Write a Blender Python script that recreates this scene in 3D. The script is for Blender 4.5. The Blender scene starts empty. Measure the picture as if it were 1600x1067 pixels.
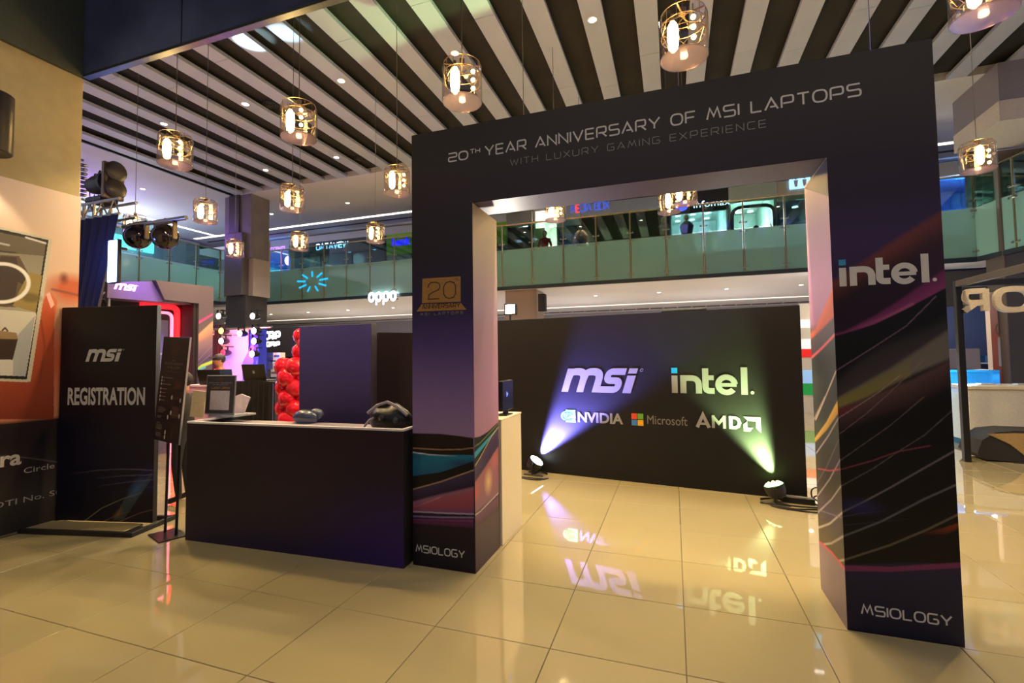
import bpy, bmesh, math, random
import numpy as np
from mathutils import Vector, Matrix, Euler
random.seed(7)
S = bpy.context.scene
COL = S.collection
PI = math.pi

# ------------------------------------------------------------------ camera, world, exposure
F, YAW, PIT, ROL = 751.864, -0.339460, 0.0458651, -0.0120407
CAM = np.array([0.77784, -2.20725, 1.82566]); PPX, PPY = 786.04, 522.69
cy, sy, cp, sp = math.cos(YAW), math.sin(YAW), math.cos(PIT), math.sin(PIT)
FW = np.array([sy*cp, cy*cp, sp]); R0 = np.array([cy, -sy, 0.0]); U0 = np.cross(R0, FW)
RR = R0*math.cos(ROL) + U0*math.sin(ROL); UU = -R0*math.sin(ROL) + U0*math.cos(ROL)
cam = bpy.data.cameras.new('camera'); camo = bpy.data.objects.new('camera', cam); COL.objects.link(camo)
M = Matrix.Identity(4)
for i in range(3):
    M[i][0], M[i][1], M[i][2], M[i][3] = RR[i], UU[i], -FW[i], CAM[i]
camo.matrix_world = M
cam.sensor_width = 36; cam.lens = F*36/1600
cam.shift_x = (800-PPX)/1600; cam.shift_y = -(533.5-PPY)/1600
cam.clip_end = 200; cam.clip_start = 0.05
S.camera = camo

def at(px, py, **k):
    """the point of the plane x=, y= or z= that a pixel of the photograph shows"""
    d = FW + RR*(px-PPX)/F - UU*(py-PPY)/F
    a, v = list(k.items())[0]; i = 'xyz'.index(a)
    return CAM + d*(v-CAM[i])/d[i]

W = bpy.data.worlds.new('world'); S.world = W; W.use_nodes = True
W.node_tree.nodes['Background'].inputs[0].default_value = (0.62, 0.66, 0.9, 1)
W.node_tree.nodes['Background'].inputs[1].default_value = 0.34
S.view_settings.view_transform = 'Standard'; S.view_settings.look = 'None'
S.view_settings.gamma = 1; S.view_settings.exposure = 1.1; S.view_settings.use_curve_mapping = False
S.cycles.use_denoising = True
S.cycles.sample_clamp_indirect = 4
S.cycles.max_bounces = 8; S.cycles.transparent_max_bounces = 16

def light(name, kind, loc, energy, color, radius=0.05, parent=None, aim=None, size=45, blend=0.3):
    l = bpy.data.lights.new(name, kind); l.energy = energy; l.color = color; l.shadow_soft_size = radius
    o = bpy.data.objects.new(name, l); COL.objects.link(o); o.location = loc
    if parent: o.parent = parent
    if kind == 'SPOT': l.spot_size = math.radians(size); l.spot_blend = blend
    if aim is not None:
        o.rotation_euler = (Vector(aim)-Vector(loc)).to_track_quat('-Z', 'Y').to_euler()
    return o
WARM = (1.0, 0.71, 0.34)

# ------------------------------------------------------------------ materials
def lin(c):
    c = np.asarray(c, float)/255.0
    return np.where(c <= 0.04045, c/12.92, ((c+0.055)/1.055)**2.4)
_m = {}
def mat(name, rgb=(128, 128, 128), rough=0.5, metal=0.0, emit=None, es=1.0, noise=0.08, scale=30, spec=0.5, bump=0.0, vc=False):
    if name in _m: return _m[name]
    m = bpy.data.materials.new(name); m.use_nodes = True; _m[name] = m
    nt = m.node_tree; b = nt.nodes['Principled BSDF']
    b.inputs['Roughness'].default_value = rough; b.inputs['Metallic'].default_value = metal
    b.inputs['Specular IOR Level'].default_value = spec
    c = lin(rgb)
    if vc:
        a = nt.nodes.new('ShaderNodeVertexColor'); a.layer_name = 'Col'
        nt.links.new(a.outputs[0], b.inputs['Base Color'])
    elif noise > 0:
        tc = nt.nodes.new('ShaderNodeTexCoord'); n = nt.nodes.new('ShaderNodeTexNoise'); n.inputs['Scale'].default_value = scale
        n.inputs['Detail'].default_value = 4
        r = nt.nodes.new('ShaderNodeValToRGB')
        r.color_ramp.elements[0].position = 0.3; r.color_ramp.elements[1].position = 0.7
        r.color_ramp.elements[0].color = (*(c*(1-noise)), 1); r.color_ramp.elements[1].color = (*np.clip(c*(1+noise), 0, 1), 1)
        nt.links.new(tc.outputs['Object'], n.inputs[0]); nt.links.new(n.outputs[0], r.inputs[0]); nt.links.new(r.outputs[0], b.inputs['Base Color'])
    else:
        b.inputs['Base Color'].default_value = (*c, 1)
    if bump > 0:
        tc = nt.nodes.new('ShaderNodeTexCoord'); n = nt.nodes.new('ShaderNodeTexNoise'); n.inputs['Scale'].default_value = scale*2
        bp = nt.nodes.new('ShaderNodeBump'); bp.inputs['Strength'].default_value = bump; bp.inputs['Distance'].default_value = 0.01
        nt.links.new(tc.outputs['Object'], n.inputs[0]); nt.links.new(n.outputs[0], bp.inputs['Height']); nt.links.new(bp.outputs[0], b.inputs['Normal'])
    if emit is not None:
        b.inputs['Emission Color'].default_value = (*lin(emit), 1); b.inputs['Emission Strength'].default_value = es
    return m
def glass_mat(name, tint, rough=0.02, refl=0.12, frost=0.0, diff=(120, 190, 165)):
    if name in _m: return _m[name]
    m = bpy.data.materials.new(name); m.use_nodes = True; _m[name] = m
    nt = m.node_tree; nt.nodes.clear(); N = nt.nodes.new; L = nt.links.new
    out = N('ShaderNodeOutputMaterial'); t = N('ShaderNodeBsdfTransparent'); t.inputs[0].default_value = (*lin(tint), 1)
    g = N('ShaderNodeBsdfGlossy'); g.inputs['Roughness'].default_value = rough; g.inputs[0].default_value = (1, 1, 1, 1)
    base = t.outputs[0]
    if frost > 0:
        d = N('ShaderNodeBsdfDiffuse'); d.inputs[0].default_value = (*lin(diff), 1)
        tl = N('ShaderNodeBsdfTranslucent'); tl.inputs[0].default_value = (*lin(diff), 1)
        ad = N('ShaderNodeMixShader'); ad.inputs[0].default_value = 0.5; L(d.outputs[0], ad.inputs[1]); L(tl.outputs[0], ad.inputs[2])
        mx = N('ShaderNodeMixShader'); mx.inputs[0].default_value = frost; L(t.outputs[0], mx.inputs[1]); L(ad.outputs[0], mx.inputs[2]); base = mx.outputs[0]
    fr = N('ShaderNodeLayerWeight'); fr.inputs['Blend'].default_value = 0.35
    mul = N('ShaderNodeMath'); mul.operation = 'MULTIPLY_ADD'; mul.inputs[1].default_value = 0.8; mul.inputs[2].default_value = refl*0.5
    L(fr.outputs['Fresnel'], mul.inputs[0])
    m2 = N('ShaderNodeMath'); m2.operation = 'MULTIPLY'; m2.inputs[1].default_value = refl*4; m2.use_clamp = True; L(mul.outputs[0], m2.inputs[0])
    mx2 = N('ShaderNodeMixShader'); L(m2.outputs[0], mx2.inputs[0]); L(base, mx2.inputs[1]); L(g.outputs[0], mx2.inputs[2]); L(mx2.outputs[0], out.inputs[0])
    return m
def floor_mat():
    m = bpy.data.materials.new('polished_cream_tile'); m.use_nodes = True; nt = m.node_tree; N = nt.nodes.new; L = nt.links.new
    b = nt.nodes['Principled BSDF']; b.inputs['Roughness'].default_value = 0.035; b.inputs['IOR'].default_value = 1.6; b.inputs['Coat Weight'].default_value = .8; b.inputs['Coat IOR'].default_value = 1.6; b.inputs['Coat Roughness'].default_value = .02
    oi = N('ShaderNodeObjectInfo'); tc = N('ShaderNodeTexCoord'); n = N('ShaderNodeTexNoise'); n.inputs['Scale'].default_value = 5; n.inputs['Detail'].default_value = 5
    L(tc.outputs['Object'], n.inputs[0])
    ad = N('ShaderNodeMath'); ad.operation = 'MULTIPLY_ADD'; ad.inputs[1].default_value = 0.55; L(oi.outputs['Random'], ad.inputs[0]); 
    m3 = N('ShaderNodeMath'); m3.operation = 'MULTIPLY'; m3.inputs[1].default_value = 0.45; L(n.outputs[0], m3.inputs[0]); L(m3.outputs[0], ad.inputs[2])
    r = N('ShaderNodeValToRGB'); r.color_ramp.elements[0].color = (*lin((174, 160, 119)), 1); r.color_ramp.elements[1].color = (*lin((180, 166, 124)), 1)
    L(ad.outputs[0], r.inputs[0]); L(r.outputs[0], b.inputs['Base Color'])
    bp = N('ShaderNodeBump'); bp.inputs['Strength'].default_value = 0.002; n2 = N('ShaderNodeTexNoise'); n2.inputs['Scale'].default_value = 3
    L(tc.outputs['Object'], n2.inputs[0]); L(n2.outputs[0], bp.inputs['Height']); L(bp.outputs[0], b.inputs['Normal'])
    return m

# ------------------------------------------------------------------ mesh helpers
class MB:
    def __init__(s): s.v = []; s.f = []; s.mi = []; s.T = Matrix.Identity(4); s.m = 0
    def add(s, vs, fs):
        o = len(s.v)
        for p in vs:
            q = s.T @ Vector(p); s.v.append((q.x, q.y, q.z))
        for f in fs: s.f.append(tuple(o+i for i in f)); s.mi.append(s.m)
        return s
    def box(s, x0, x1, y0, y1, z0, z1, b=0.0):
        if b > 0:
            b = min(b, (x1-x0)*0.45, (y1-y0)*0.45, (z1-z0)*0.45)
            bm = bmesh.new(); bmesh.ops.create_cube(bm, size=1.0)
            for v in bm.verts: v.co = Vector(((x0+x1)/2+v.co.x*(x1-x0), (y0+y1)/2+v.co.y*(y1-y0), (z0+z1)/2+v.co.z*(z1-z0)))
            bmesh.ops.bevel(bm, geom=bm.edges[:], offset=b, segments=1, affect='EDGES')
            bm.verts.index_update()
            r = s.add([v.co[:] for v in bm.verts], [[v.index for v in f.verts] for f in bm.faces]); bm.free(); return r
        return s.add([(x0, y0, z0), (x1, y0, z0), (x1, y1, z0), (x0, y1, z0), (x0, y0, z1), (x1, y0, z1), (x1, y1, z1), (x0, y1, z1)],
                     [(3, 2, 1, 0), (4, 5, 6, 7), (0, 1, 5, 4), (1, 2, 6, 5), (2, 3, 7, 6), (3, 0, 4, 7)])
    def lathe(s, prof, n=20, c=(0, 0, 0), cap=True):
        vs = []; fs = []
        for r, z in prof:
            for k in range(n):
                a = 2*PI*k/n; vs.append((c[0]+r*math.cos(a), c[1]+r*math.sin(a), c[2]+z))
        for j in range(len(prof)-1):
            for k in range(n):
                k2 = (k+1) % n; fs.append((j*n+k, j*n+k2, (j+1)*n+k2, (j+1)*n+k))
        if cap: fs.append(tuple(range(n))[::-1]); fs.append(tuple((len(prof)-1)*n+k for k in range(n)))
        return s.add(vs, fs)
    def cyl(s, p0, p1, r, r1=None, n=12):
        p0 = Vector(p0); p1 = Vector(p1); d = p1-p0; q = d.to_track_quat('Z', 'Y').to_matrix().to_4x4(); q.translation = p0
        T = s.T; s.T = T @ q; s.lathe([(r, 0), (r if r1 is None else r1, d.length)], n); s.T = T; return s
    def tube(s, pts, r, n=6):
        pts = [Vector(p) for p in pts]; vs = []; fs = []
        for i, p in enumerate(pts):
            t = (pts[min(i+1, len(pts)-1)]-pts[max(i-1, 0)])
            if t.length < 1e-9: t = Vector((0, 0, 1))
            q = t.to_track_quat('Z', 'Y')
            for k in range(n):
                a = 2*PI*k/n; vs.append(p+q @ Vector((r*math.cos(a), r*math.sin(a), 0)))
        for j in range(len(pts)-1):
            for k in range(n):
                k2 = (k+1) % n; fs.append((j*n+k, j*n+k2, (j+1)*n+k2, (j+1)*n+k))
        fs.append(tuple(range(n))[::-1]); fs.append(tuple((len(pts)-1)*n+k for k in range(n)))
        return s.add(vs, fs)
    def sph(s, c, r, n=16, m=10, sc=(1, 1, 1)):
        prof = [(max(1e-4, math.sin(PI*j/m))*r, -math.cos(PI*j/m)*r*sc[2]) for j in range(m+1)]
        vs = []; fs = []
        for rr, z in prof:
            for k in range(n):
                a = 2*PI*k/n; vs.append((c[0]+rr*math.cos(a)*sc[0], c[1]+rr*math.sin(a)*sc[1], c[2]+z))
        for j in range(m):
            for k in range(n):
                k2 = (k+1) % n; fs.append((j*n+k, j*n+k2, (j+1)*n+k2, (j+1)*n+k))
        return s.add(vs, fs)
    def prism(s, poly, y0, y1):
        """poly in (x,z), extruded in y"""
        n = len(poly); vs = [(x, y0, z) for x, z in poly]+[(x, y1, z) for x, z in poly]
        fs = [tuple(range(n)), tuple(range(2*n-1, n-1, -1))]+[(i, i+n, (i+1) % n+n, (i+1) % n) for i in range(n)]
        return s.add(vs, fs)
    def obj(s, name, mats, parent=None, loc=(0, 0, 0), rot=(0, 0, 0), smooth=False):
        me = bpy.data.meshes.new(name); me.from_pydata(s.v, [], s.f); 
        if not isinstance(mats, (list, tuple)): mats = [mats]
        for m in mats: me.materials.append(m)
        if len(mats) > 1: me.polygons.foreach_set('material_index', s.mi)
        me.update()
        if smooth:
            bm = bmesh.new(); bm.from_mesh(me); bmesh.ops.recalc_face_normals(bm, faces=bm.faces[:])
            for e in bm.edges: e.smooth = len(e.link_faces) < 2 or e.calc_face_angle(0) < 0.7
            for f in bm.faces: f.smooth = True
            bm.to_mesh(me); bm.free()
        o = bpy.data.objects.new(name, me); COL.objects.link(o); o.parent = parent; o.location = loc; o.rotation_euler = rot
        return o
def tag(o, label=None, cat=None, group=None, kind=None):
    if label: o['label'] = label
    if cat: o['category'] = cat
    if group: o['group'] = group
    if kind: o['kind'] = kind
    return o
def thing(name, label, cat, loc=(0, 0, 0), rz=0, group=None, kind=None):
    o = bpy.data.objects.new(name, None); COL.objects.link(o); o.location = loc; o.rotation_euler = (0, 0, rz)
    return tag(o, label, cat, group, kind)
def struct(name, mb, m, parent=None, **k):
    o = mb.obj(name, m, parent, **k)
    if parent is None: o['kind'] = 'structure'
    return o
def copy_tree(o, parent=None):
    c = o.copy(); COL.objects.link(c); c.parent = parent
    for ch in o.children: copy_tree(ch, c)
    return c

# flat shapes in (u,v): frame 'y' = faces -Y (u along +X), 'x' = faces +X (u along +Y); 'z' lies flat
ROT = {'y': (PI/2, 0, 0), 'x': (PI/2, 0, PI/2), 'z': (0, 0, 0), 'yb': (PI/2, 0, PI)}
def rounded(pts, r, closed=False, n=5):
    P = [Vector((p[0], p[1], 0)) for p in pts]; out = []
    N = len(P)
    for i in range(N):
        if (i == 0 or i == N-1) and not closed: out.append(P[i].xy[:]); continue
        a = P[i-1]; b = P[i]; c = P[(i+1) % N]; d1 = (a-b); d2 = (c-b); rr = min(r, d1.length*0.5, d2.length*0.5)
        if rr < 1e-6: out.append(b.xy[:]); continue
        p0 = b+d1.normalized()*rr; p1 = b+d2.normalized()*rr
        for k in range(n+1):
            t = k/n; q = p0*(1-t)**2+b*2*t*(1-t)+p1*t*t; out.append((q.x, q.y))
    return out
def stroke(pts, w, closed=False, r=0.0):
    if r > 0: pts = rounded(pts, r, closed)
    P = [np.array(p, float) for p in pts]; N = len(P); vs = []; fs = []
    for i in range(N):
        if closed: a, c = P[i-1], P[(i+1) % N]
        else: a, c = P[max(i-1, 0)], P[min(i+1, N-1)]
        b = P[i]; d1 = b-a; d2 = c-b
        l1 = np.hypot(*d1); l2 = np.hypot(*d2)
        if l1 < 1e-9: d1 = d2; l1 = l2
        if l2 < 1e-9: d2 = d1; l2 = l1
        d1 = d1/l1; d2 = d2/l2; n1 = np.array([-d1[1], d1[0]]); n2 = np.array([-d2[1], d2[0]]); n = n1+n2; ln = np.hypot(*n)
        if ln < 1e-6: n = n1; ln = 1
        n = n/ln; k = 1/max(0.45, n@n1)
        vs += [b+n*w/2*k, b-n*w/2*k]
    m = N if closed else N-1
    for i in range(m):
        j = (i+1) % N; fs.append((2*i, 2*i+1, 2*j+1, 2*j))
    return vs, fs
class Flat:
    def __init__(s): s.v = []; s.f = []; s.k = 0
    def add(s, vs, fs, T=lambda p: p):
        s.k = (s.k+1) % 8; o = len(s.v); s.v += [tuple(T(p))+(s.k*4e-5,) for p in vs]; s.f += [tuple(o+i for i in f) for f in fs]; return s
    def st(s, pts, w, closed=False, r=0.0, T=lambda p: p):
        vs, fs = stroke(pts, w, closed, r); return s.add(vs, fs, T)
    def poly(s, pts, T=lambda p: p): return s.add(pts, [tuple(range(len(pts)))], T)
    def rect(s, u0, u1, v0, v1, T=lambda p: p): return s.poly([(u0, v0), (u1, v0), (u1, v1), (u0, v1)], T)
    def disc(s, c, r, n=20, r2=None, T=lambda p: p): return s.poly([(c[0]+r*math.cos(2*PI*k/n), c[1]+(r2 or r)*math.sin(2*PI*k/n)) for k in range(n)], T)
    def obj(s, name, m, parent=None, loc=(0, 0, 0), frame='y', rot=None):
        me = bpy.data.meshes.new(name); me.from_pydata(s.v, [], s.f); me.materials.append(m)
        bm = bmesh.new(); bm.from_mesh(me); bmesh.ops.recalc_face_normals(bm, faces=bm.faces[:])
        for f in bm.faces:
            if f.normal.z < 0: f.normal_flip()
        bm.to_mesh(me); bm.free()
        o = bpy.data.objects.new(name, me); COL.objects.link(o); o.parent = parent; o.location = loc; o.rotation_euler = rot or ROT[frame]
        return o
_o = [(0, 1), (1.25, 1), (1.25, 0), (0, 0)]
GL = {
 '0': (1.25, [(_o, 1, .5)]), 'O': (1.25, [(_o, 1, .5)]), '2': (1.15, [([(0, 1), (1.15, 1), (1.15, .5), (0, .5), (0, 0), (1.15, 0)], 0, .22)]),
 'T': (1.1, [([(0, 1), (1.1, 1)], 0, 0), ([(.55, 1), (.55, 0)], 0, 0)]), 'H': (1.1, [([(0, 1), (0, 0)], 0, 0), ([(1.1, 1), (1.1, 0)], 0, 0), ([(0, .5), (1.1, .5)], 0, 0)]),
 'Y': (1.2, [([(0, 1), (.6, .42), (1.2, 1)], 0, 0), ([(.6, .42), (.6, 0)], 0, 0)]), 'E': (1.0, [([(1, 1), (0, 1), (0, 0), (1, 0)], 0, .08), ([(0, .5), (.95, .5)], 0, 0)]),
 'A': (1.25, [([(0, 0), (.62, 1), (1.25, 0)], 0, 0), ([(.5, .24), (1.0, .24)], 0, 0)]), 'R': (1.15, [([(0, 0), (0, 1), (1.1, 1), (1.1, .42), (.2, .42)], 0, .2), ([(.62, .42), (1.15, 0)], 0, 0)]),
 'N': (1.1, [([(0, 0), (0, 1), (1.1, 0), (1.1, 1)], 0, 0)]), 'I': (0.0, [([(0, 0), (0, 1)], 0, 0)]), 'V': (1.2, [([(0, 1), (.6, 0), (1.2, 1)], 0, 0)]),
 'S': (1.15, [([(1.12, 1), (0, 1), (0, .52), (1.15, .52), (1.15, 0), (0, 0)], 0, .22)]), 'F': (1.0, [([(0, 0), (0, 1), (1, 1)], 0, .05), ([(0, .48), (.9, .48)], 0, 0)]),
 'M': (1.4, [([(0, 0), (.3, 1), (.7, .25), (1.1, 1), (1.4, 0)], 0, 0)]), 'L': (1.0, [([(0, 1), (0, 0), (1, 0)], 0, .05)]), 'P': (1.15, [([(0, 0), (0, 1), (1.12, 1), (1.12, .38), (.15, .38)], 0, .22)]),
 'W': (1.6, [([(0, 1), (.4, 0), (.8, .85), (1.2, 0), (1.6, 1)], 0, 0)]), 'U': (1.15, [([(0, 1), (0, 0), (1.15, 0), (1.15, 1)], 0, .3)]), 'X': (1.15, [([(0, 0), (1.15, 1)], 0, 0), ([(0, 1), (1.15, 0)], 0, 0)]),
 'G': (1.2, [([(1.15, 1), (0, 1), (0, 0), (1.18, 0), (1.18, .48), (.6, .48)], 0, .25)]), 'C': (1.1, [([(1.1, 1), (0, 1), (0, 0), (1.1, 0)], 0, .3)]),
 'D': (1.15, [([(0, 0), (0, 1), (1.15, 1), (1.15, 0)], 1, .3)]), 'B': (1.1, [([(0, 0), (0, 1), (1.05, 1), (1.05, .52), (1.1, 0)], 1, .15), ([(0, .52), (1, .52)], 0, 0)]),
 'K': (1.1, [([(0, 0), (0, 1)], 0, 0), ([(1.05, 1), (.1, .5), (1.1, 0)], 0, 0)]), 'Q': (1.25, [(_o, 1, .5), ([(.8, .3), (1.3, -.1)], 0, 0)]), ' ': (0.55, []), '.': (0.1, [([(0, 0), (.12, 0)], 0, 0)]),
 'Z': (1.1, [([(0, 1), (1.1, 1), (0, 0), (1.1, 0)], 0, 0)]), 'J': (.9, [([(.9, 1), (.9, 0), (0, 0), (0, .3)], 0, .2)]),
 '1': (.3, [([(0, .8), (.3, 1), (.3, 0)], 0, 0)]),
}
def wide_text(fl, txt, u0, u1, v, h, w=0.13, gap=0.28, slant=0.0):
    """strokes of a wide technical typeface, fitted between u0 and u1"""
    tot = sum(GL[c][0] for c in txt)+gap*(len(txt)-1)
    sx = (u1-u0)/max(tot, 1e-3); x = 0.0
    for c in txt:
        for pts, cl, r in GL[c][1]:
            if r > 0: pts = rounded(pts, r, cl)
            q = [(u0+(x+p[0])*sx+slant*h*p[1], v+p[1]*h) for p in pts]
            fl.st(q, w*h, bool(cl))
        x += GL[c][0]+gap
    return fl
def font_text(name, txt, size, m, parent, loc, frame='y', xs=1.0, off=0.0, extrude=0.0, align='LEFT', rot=None, shear=0.0):
    c = bpy.data.curves.new('t', 'FONT'); c.body = txt; c.size = size; c.offset = off; c.extrude = extrude; c.align_x = align; c.resolution_u = 3; c.shear = shear
    o = bpy.data.objects.new('t', c); COL.objects.link(o)
    dg = bpy.context.evaluated_depsgraph_get(); dg.update()
    me = bpy.data.meshes.new_from_object(o.evaluated_get(dg)); bpy.data.objects.remove(o)
    me.materials.clear(); me.materials.append(m); me.transform(Matrix.Diagonal((xs, 1, 1, 1)))
    o = bpy.data.objects.new(name, me); COL.objects.link(o); o.parent = parent; o.location = loc; o.rotation_euler = rot or ROT[frame]
    return o
def msi_logo(u, v, w, fl=None):
    """slanted three-letter logo, left bottom at (u,v), width w"""
    fl = fl or Flat(); s = w/3.35; sh = 0.32
    T = lambda p: (u+(p[0]+p[1]*sh)*s, v+p[1]*s)
    fl.st([(.15, 0), (.15, .99)], .30, T=T)
    fl.st(rounded([(.15, .45), (.2, .86), (.82, .86), (.82, 0)], .33, n=7), .30, T=T)
    fl.st(rounded([(.82, .45), (.87, .86), (1.49, .86), (1.49, 0)], .33, n=7), .30, T=T)
    fl.st(rounded([(2.52, .87), (1.83, .87), (1.83, .5), (2.36, .5), (2.36, .13), (1.63, .13)], .22, n=7), .27, T=T)
    fl.poly([(2.62, 0), (2.96, 0), (2.96, .71), (2.62, .71)], T); fl.poly([(2.62, .79), (2.96, .79), (2.96, 1.0), (2.62, 1.0)], T)
    a = [(3.12+.055*math.cos(t*.6), .93+.055*math.sin(t*.6)) for t in range(11)]; fl.st(a, .02, T=T)
    return fl
def intel_logo(u, v, w, fl, dot):
    s = w/3.15; T = lambda p: (u+p[0]*s, v+p[1]*s)
    fl.rect(0, .24, 0, .74, T); dot.rect(0, .24, .84, 1.07, T)
    fl.rect(.35, .59, 0, .76, T); fl.st(rounded([(.47, .3), (.47, .64), (1.08, .64), (1.08, 0)], .42, n=8), .24, T=T)
    fl.st(rounded([(1.34, 1.05), (1.34, .12), (1.68, .12)], .28, n=7), .24, T=T); fl.rect(1.34, 1.66, .56, .76, T)
    c = (2.13, .38); R = .31
    arc = [(c[0]+R*math.cos(a), c[1]+R*math.sin(a)) for a in np.linspace(math.radians(-38), math.radians(-355), 26)][::1]
    fl.st(arc, .22, T=T); fl.rect(1.9, 2.5, .30, .45, T)
    fl.rect(2.66, 2.9, -.01, 1.09, T); fl.disc((3.06, .08), .07, 12, T=T)

# print: a fine vertex-coloured sheet, colours computed from shapes in (u,v)
class Paint:
    def __init__(s, u0, u1, v0, v1, d):
        s.nu = max(2, int((u1-u0)/d)); s.nv = max(2, int((v1-v0)/d))
        s.u = np.linspace(u0, u1, s.nu); s.v = np.linspace(v0, v1, s.nv)
        s.U, s.V = np.meshgrid(s.u, s.v); s.C = np.zeros(s.U.shape+(3,))
    def mix(s, a, c): s.C = s.C*(1-a[..., None])+np.asarray(c)*a[..., None]
    def base(s, stops):
        st = sorted(stops, key=lambda q: q[0]); x = [q[0] for q in st]
        for i in range(3): s.C[..., i] = np.interp(s.V, x, [lin(q[1])[i] for q in st])
    def edge(s, pts):
        p = sorted(pts, key=lambda q: q[0]); return np.interp(s.U, [q[0] for q in p], [q[1] for q in p])
    def band(s, top, bot, ct, cb=None, soft=0.008, soft2=None, a=1.0, al=None, ar=None):
        t = s.edge(top); b = s.edge(bot); soft2 = soft2 or soft
        m = np.clip((t-s.V)/soft+.5, 0, 1)*np.clip((s.V-b)/soft2+.5, 0, 1)
        u0 = min(q[0] for q in top+bot)-.002; u1 = max(q[0] for q in top+bot)+.002; m = m*(s.U >= u0)*(s.U <= u1)
        k = np.clip((t-s.V)/np.maximum(t-b, 1e-4), 0, 1)[..., None]; c = lin(ct)*(1-k)+lin(cb if cb is not None else ct)*k
        if al is not None: a = a*np.clip(al+(ar-al)*(s.U-u0)/(u1-u0), 0, 1)
        s.mix(m*a, c)
    def line(s, pts, w, c, a=1.0, a2=None):
        L = sum(math.dist(pts[i], pts[i+1]) for i in range(len(pts)-1)); acc = 0; best = np.zeros(s.U.shape)
        for i in range(len(pts)-1):
            p = np.array(pts[i]); q = np.array(pts[i+1]); d = q-p; l2 = d@d
            t = np.clip(((s.U-p[0])*d[0]+(s.V-p[1])*d[1])/l2, 0, 1)
            dist = np.hypot(s.U-p[0]-t*d[0], s.V-p[1]-t*d[1])
            al = a if a2 is None else a+(a2-a)*(acc+t*math.sqrt(l2))/L
            best = np.maximum(best, np.clip((w/2-dist)/(w*.35)+.5, 0, 1)*al); acc += math.sqrt(l2)
        s.mix(best, lin(c))
    def poly(s, pts, c, a=1.0, c2=None):
        m = np.zeros(s.U.shape, bool); n = len(pts)
        for i in range(n):
            x1, y1 = pts[i]; x2, y2 = pts[(i+1) % n]
            if y1 == y2: continue
            cr = ((y1 > s.V) != (y2 > s.V)) & (s.U < (x2-x1)*(s.V-y1)/(y2-y1)+x1); m ^= cr
        if c2 is not None:
            v0 = min(p[1] for p in pts); v1 = max(p[1] for p in pts); k = np.clip((s.V-v0)/(v1-v0), 0, 1)[..., None]; c = lin(c2)*(1-k)+lin(c)*k
        else: c = lin(c)
        s.mix(m*a, c)
    def ell(s, c0, ru, rv, c, a=1.0, soft=1.0, rot=0.0):
        x = s.U-c0[0]; y = s.V-c0[1]; cr, sr = math.cos(rot), math.sin(rot)
        d = np.hypot((x*cr+y*sr)/ru, (-x*sr+y*cr)/rv); s.mix(np.clip((1-d)/soft, 0, 1)*a, lin(c))
    def grain(s, amp, su=40, sv=40):
        g = np.sin(s.U*su+3*np.sin(s.V*sv*.37))*np.sin(s.V*sv+2*np.sin(s.U*su*.51)); s.C = s.C*(1+amp*g[..., None])
    def obj(s, name, m, parent, loc, frame='y', hole=None, gain=1.0):
        nu, nv = s.nu, s.nv; co = np.zeros((nu*nv, 3)); co[:, 0] = s.U.ravel(); co[:, 1] = s.V.ravel()
        i, j = np.meshgrid(np.arange(nu-1), np.arange(nv-1)); a = (j*nu+i)
        if hole is not None:
            cu = (s.u[:-1]+s.u[1:])/2; cv = (s.v[:-1]+s.v[1:])/2; CU, CV = np.meshgrid(cu, cv)
            a = a[~((CU > hole[0]) & (CU < hole[1]) & (CV > hole[2]) & (CV < hole[3]))]
        a = a.ravel(); fc = np.stack([a, a+1, a+1+nu, a+nu], 1)
        me = bpy.data.meshes.new(name); me.vertices.add(nu*nv); me.vertices.foreach_set('co', co.ravel())
        me.loops.add(fc.size); me.loops.foreach_set('vertex_index', fc.ravel().astype(np.int32))
        me.polygons.add(len(fc)); me.polygons.foreach_set('loop_start', (np.arange(len(fc))*4).astype(np.int32))
        me.update(calc_edges=True)
        ca = me.color_attributes.new('Col', 'FLOAT_COLOR', 'POINT'); cc = np.ones((nu*nv, 4)); cc[:, :3] = np.clip(s.C.reshape(-1, 3)*gain, 0, 1); ca.data.foreach_set('color', cc.ravel())
        me.materials.append(m); o = bpy.data.objects.new(name, me); COL.objects.link(o); o.parent = parent; o.location = loc; o.rotation_euler = ROT[frame]
        return o
PRINT = mat('printed_vinyl', vc=True, rough=0.42, spec=0.35)
def conv(plane, ox=0, oy=0, sc=1.0, o=(0, 0, 0)):
    """pixel list -> (u,v) on the plane, minus the origin of the thing"""
    def f(*pts):
        r = []
        for x, y in pts:
            p = at(ox+x/sc, oy+y/sc, **plane)
            r.append((p[0]-o[0], p[2]-o[2]) if 'y' in plane else (p[1]-o[1], p[2]-o[2]))
        return r
    return f

BLACK = mat('matte_black', (18, 18, 20), .55); DARK = mat('black_plastic', (14, 14, 16), .35)
CHROME = mat('brushed_steel', (170, 168, 160), .3, 1.0); WHITE = mat('white_paint', (225, 222, 214), .5)
LETTER = mat('white_lettering', (215, 212, 208), .6, noise=0.03)
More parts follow.
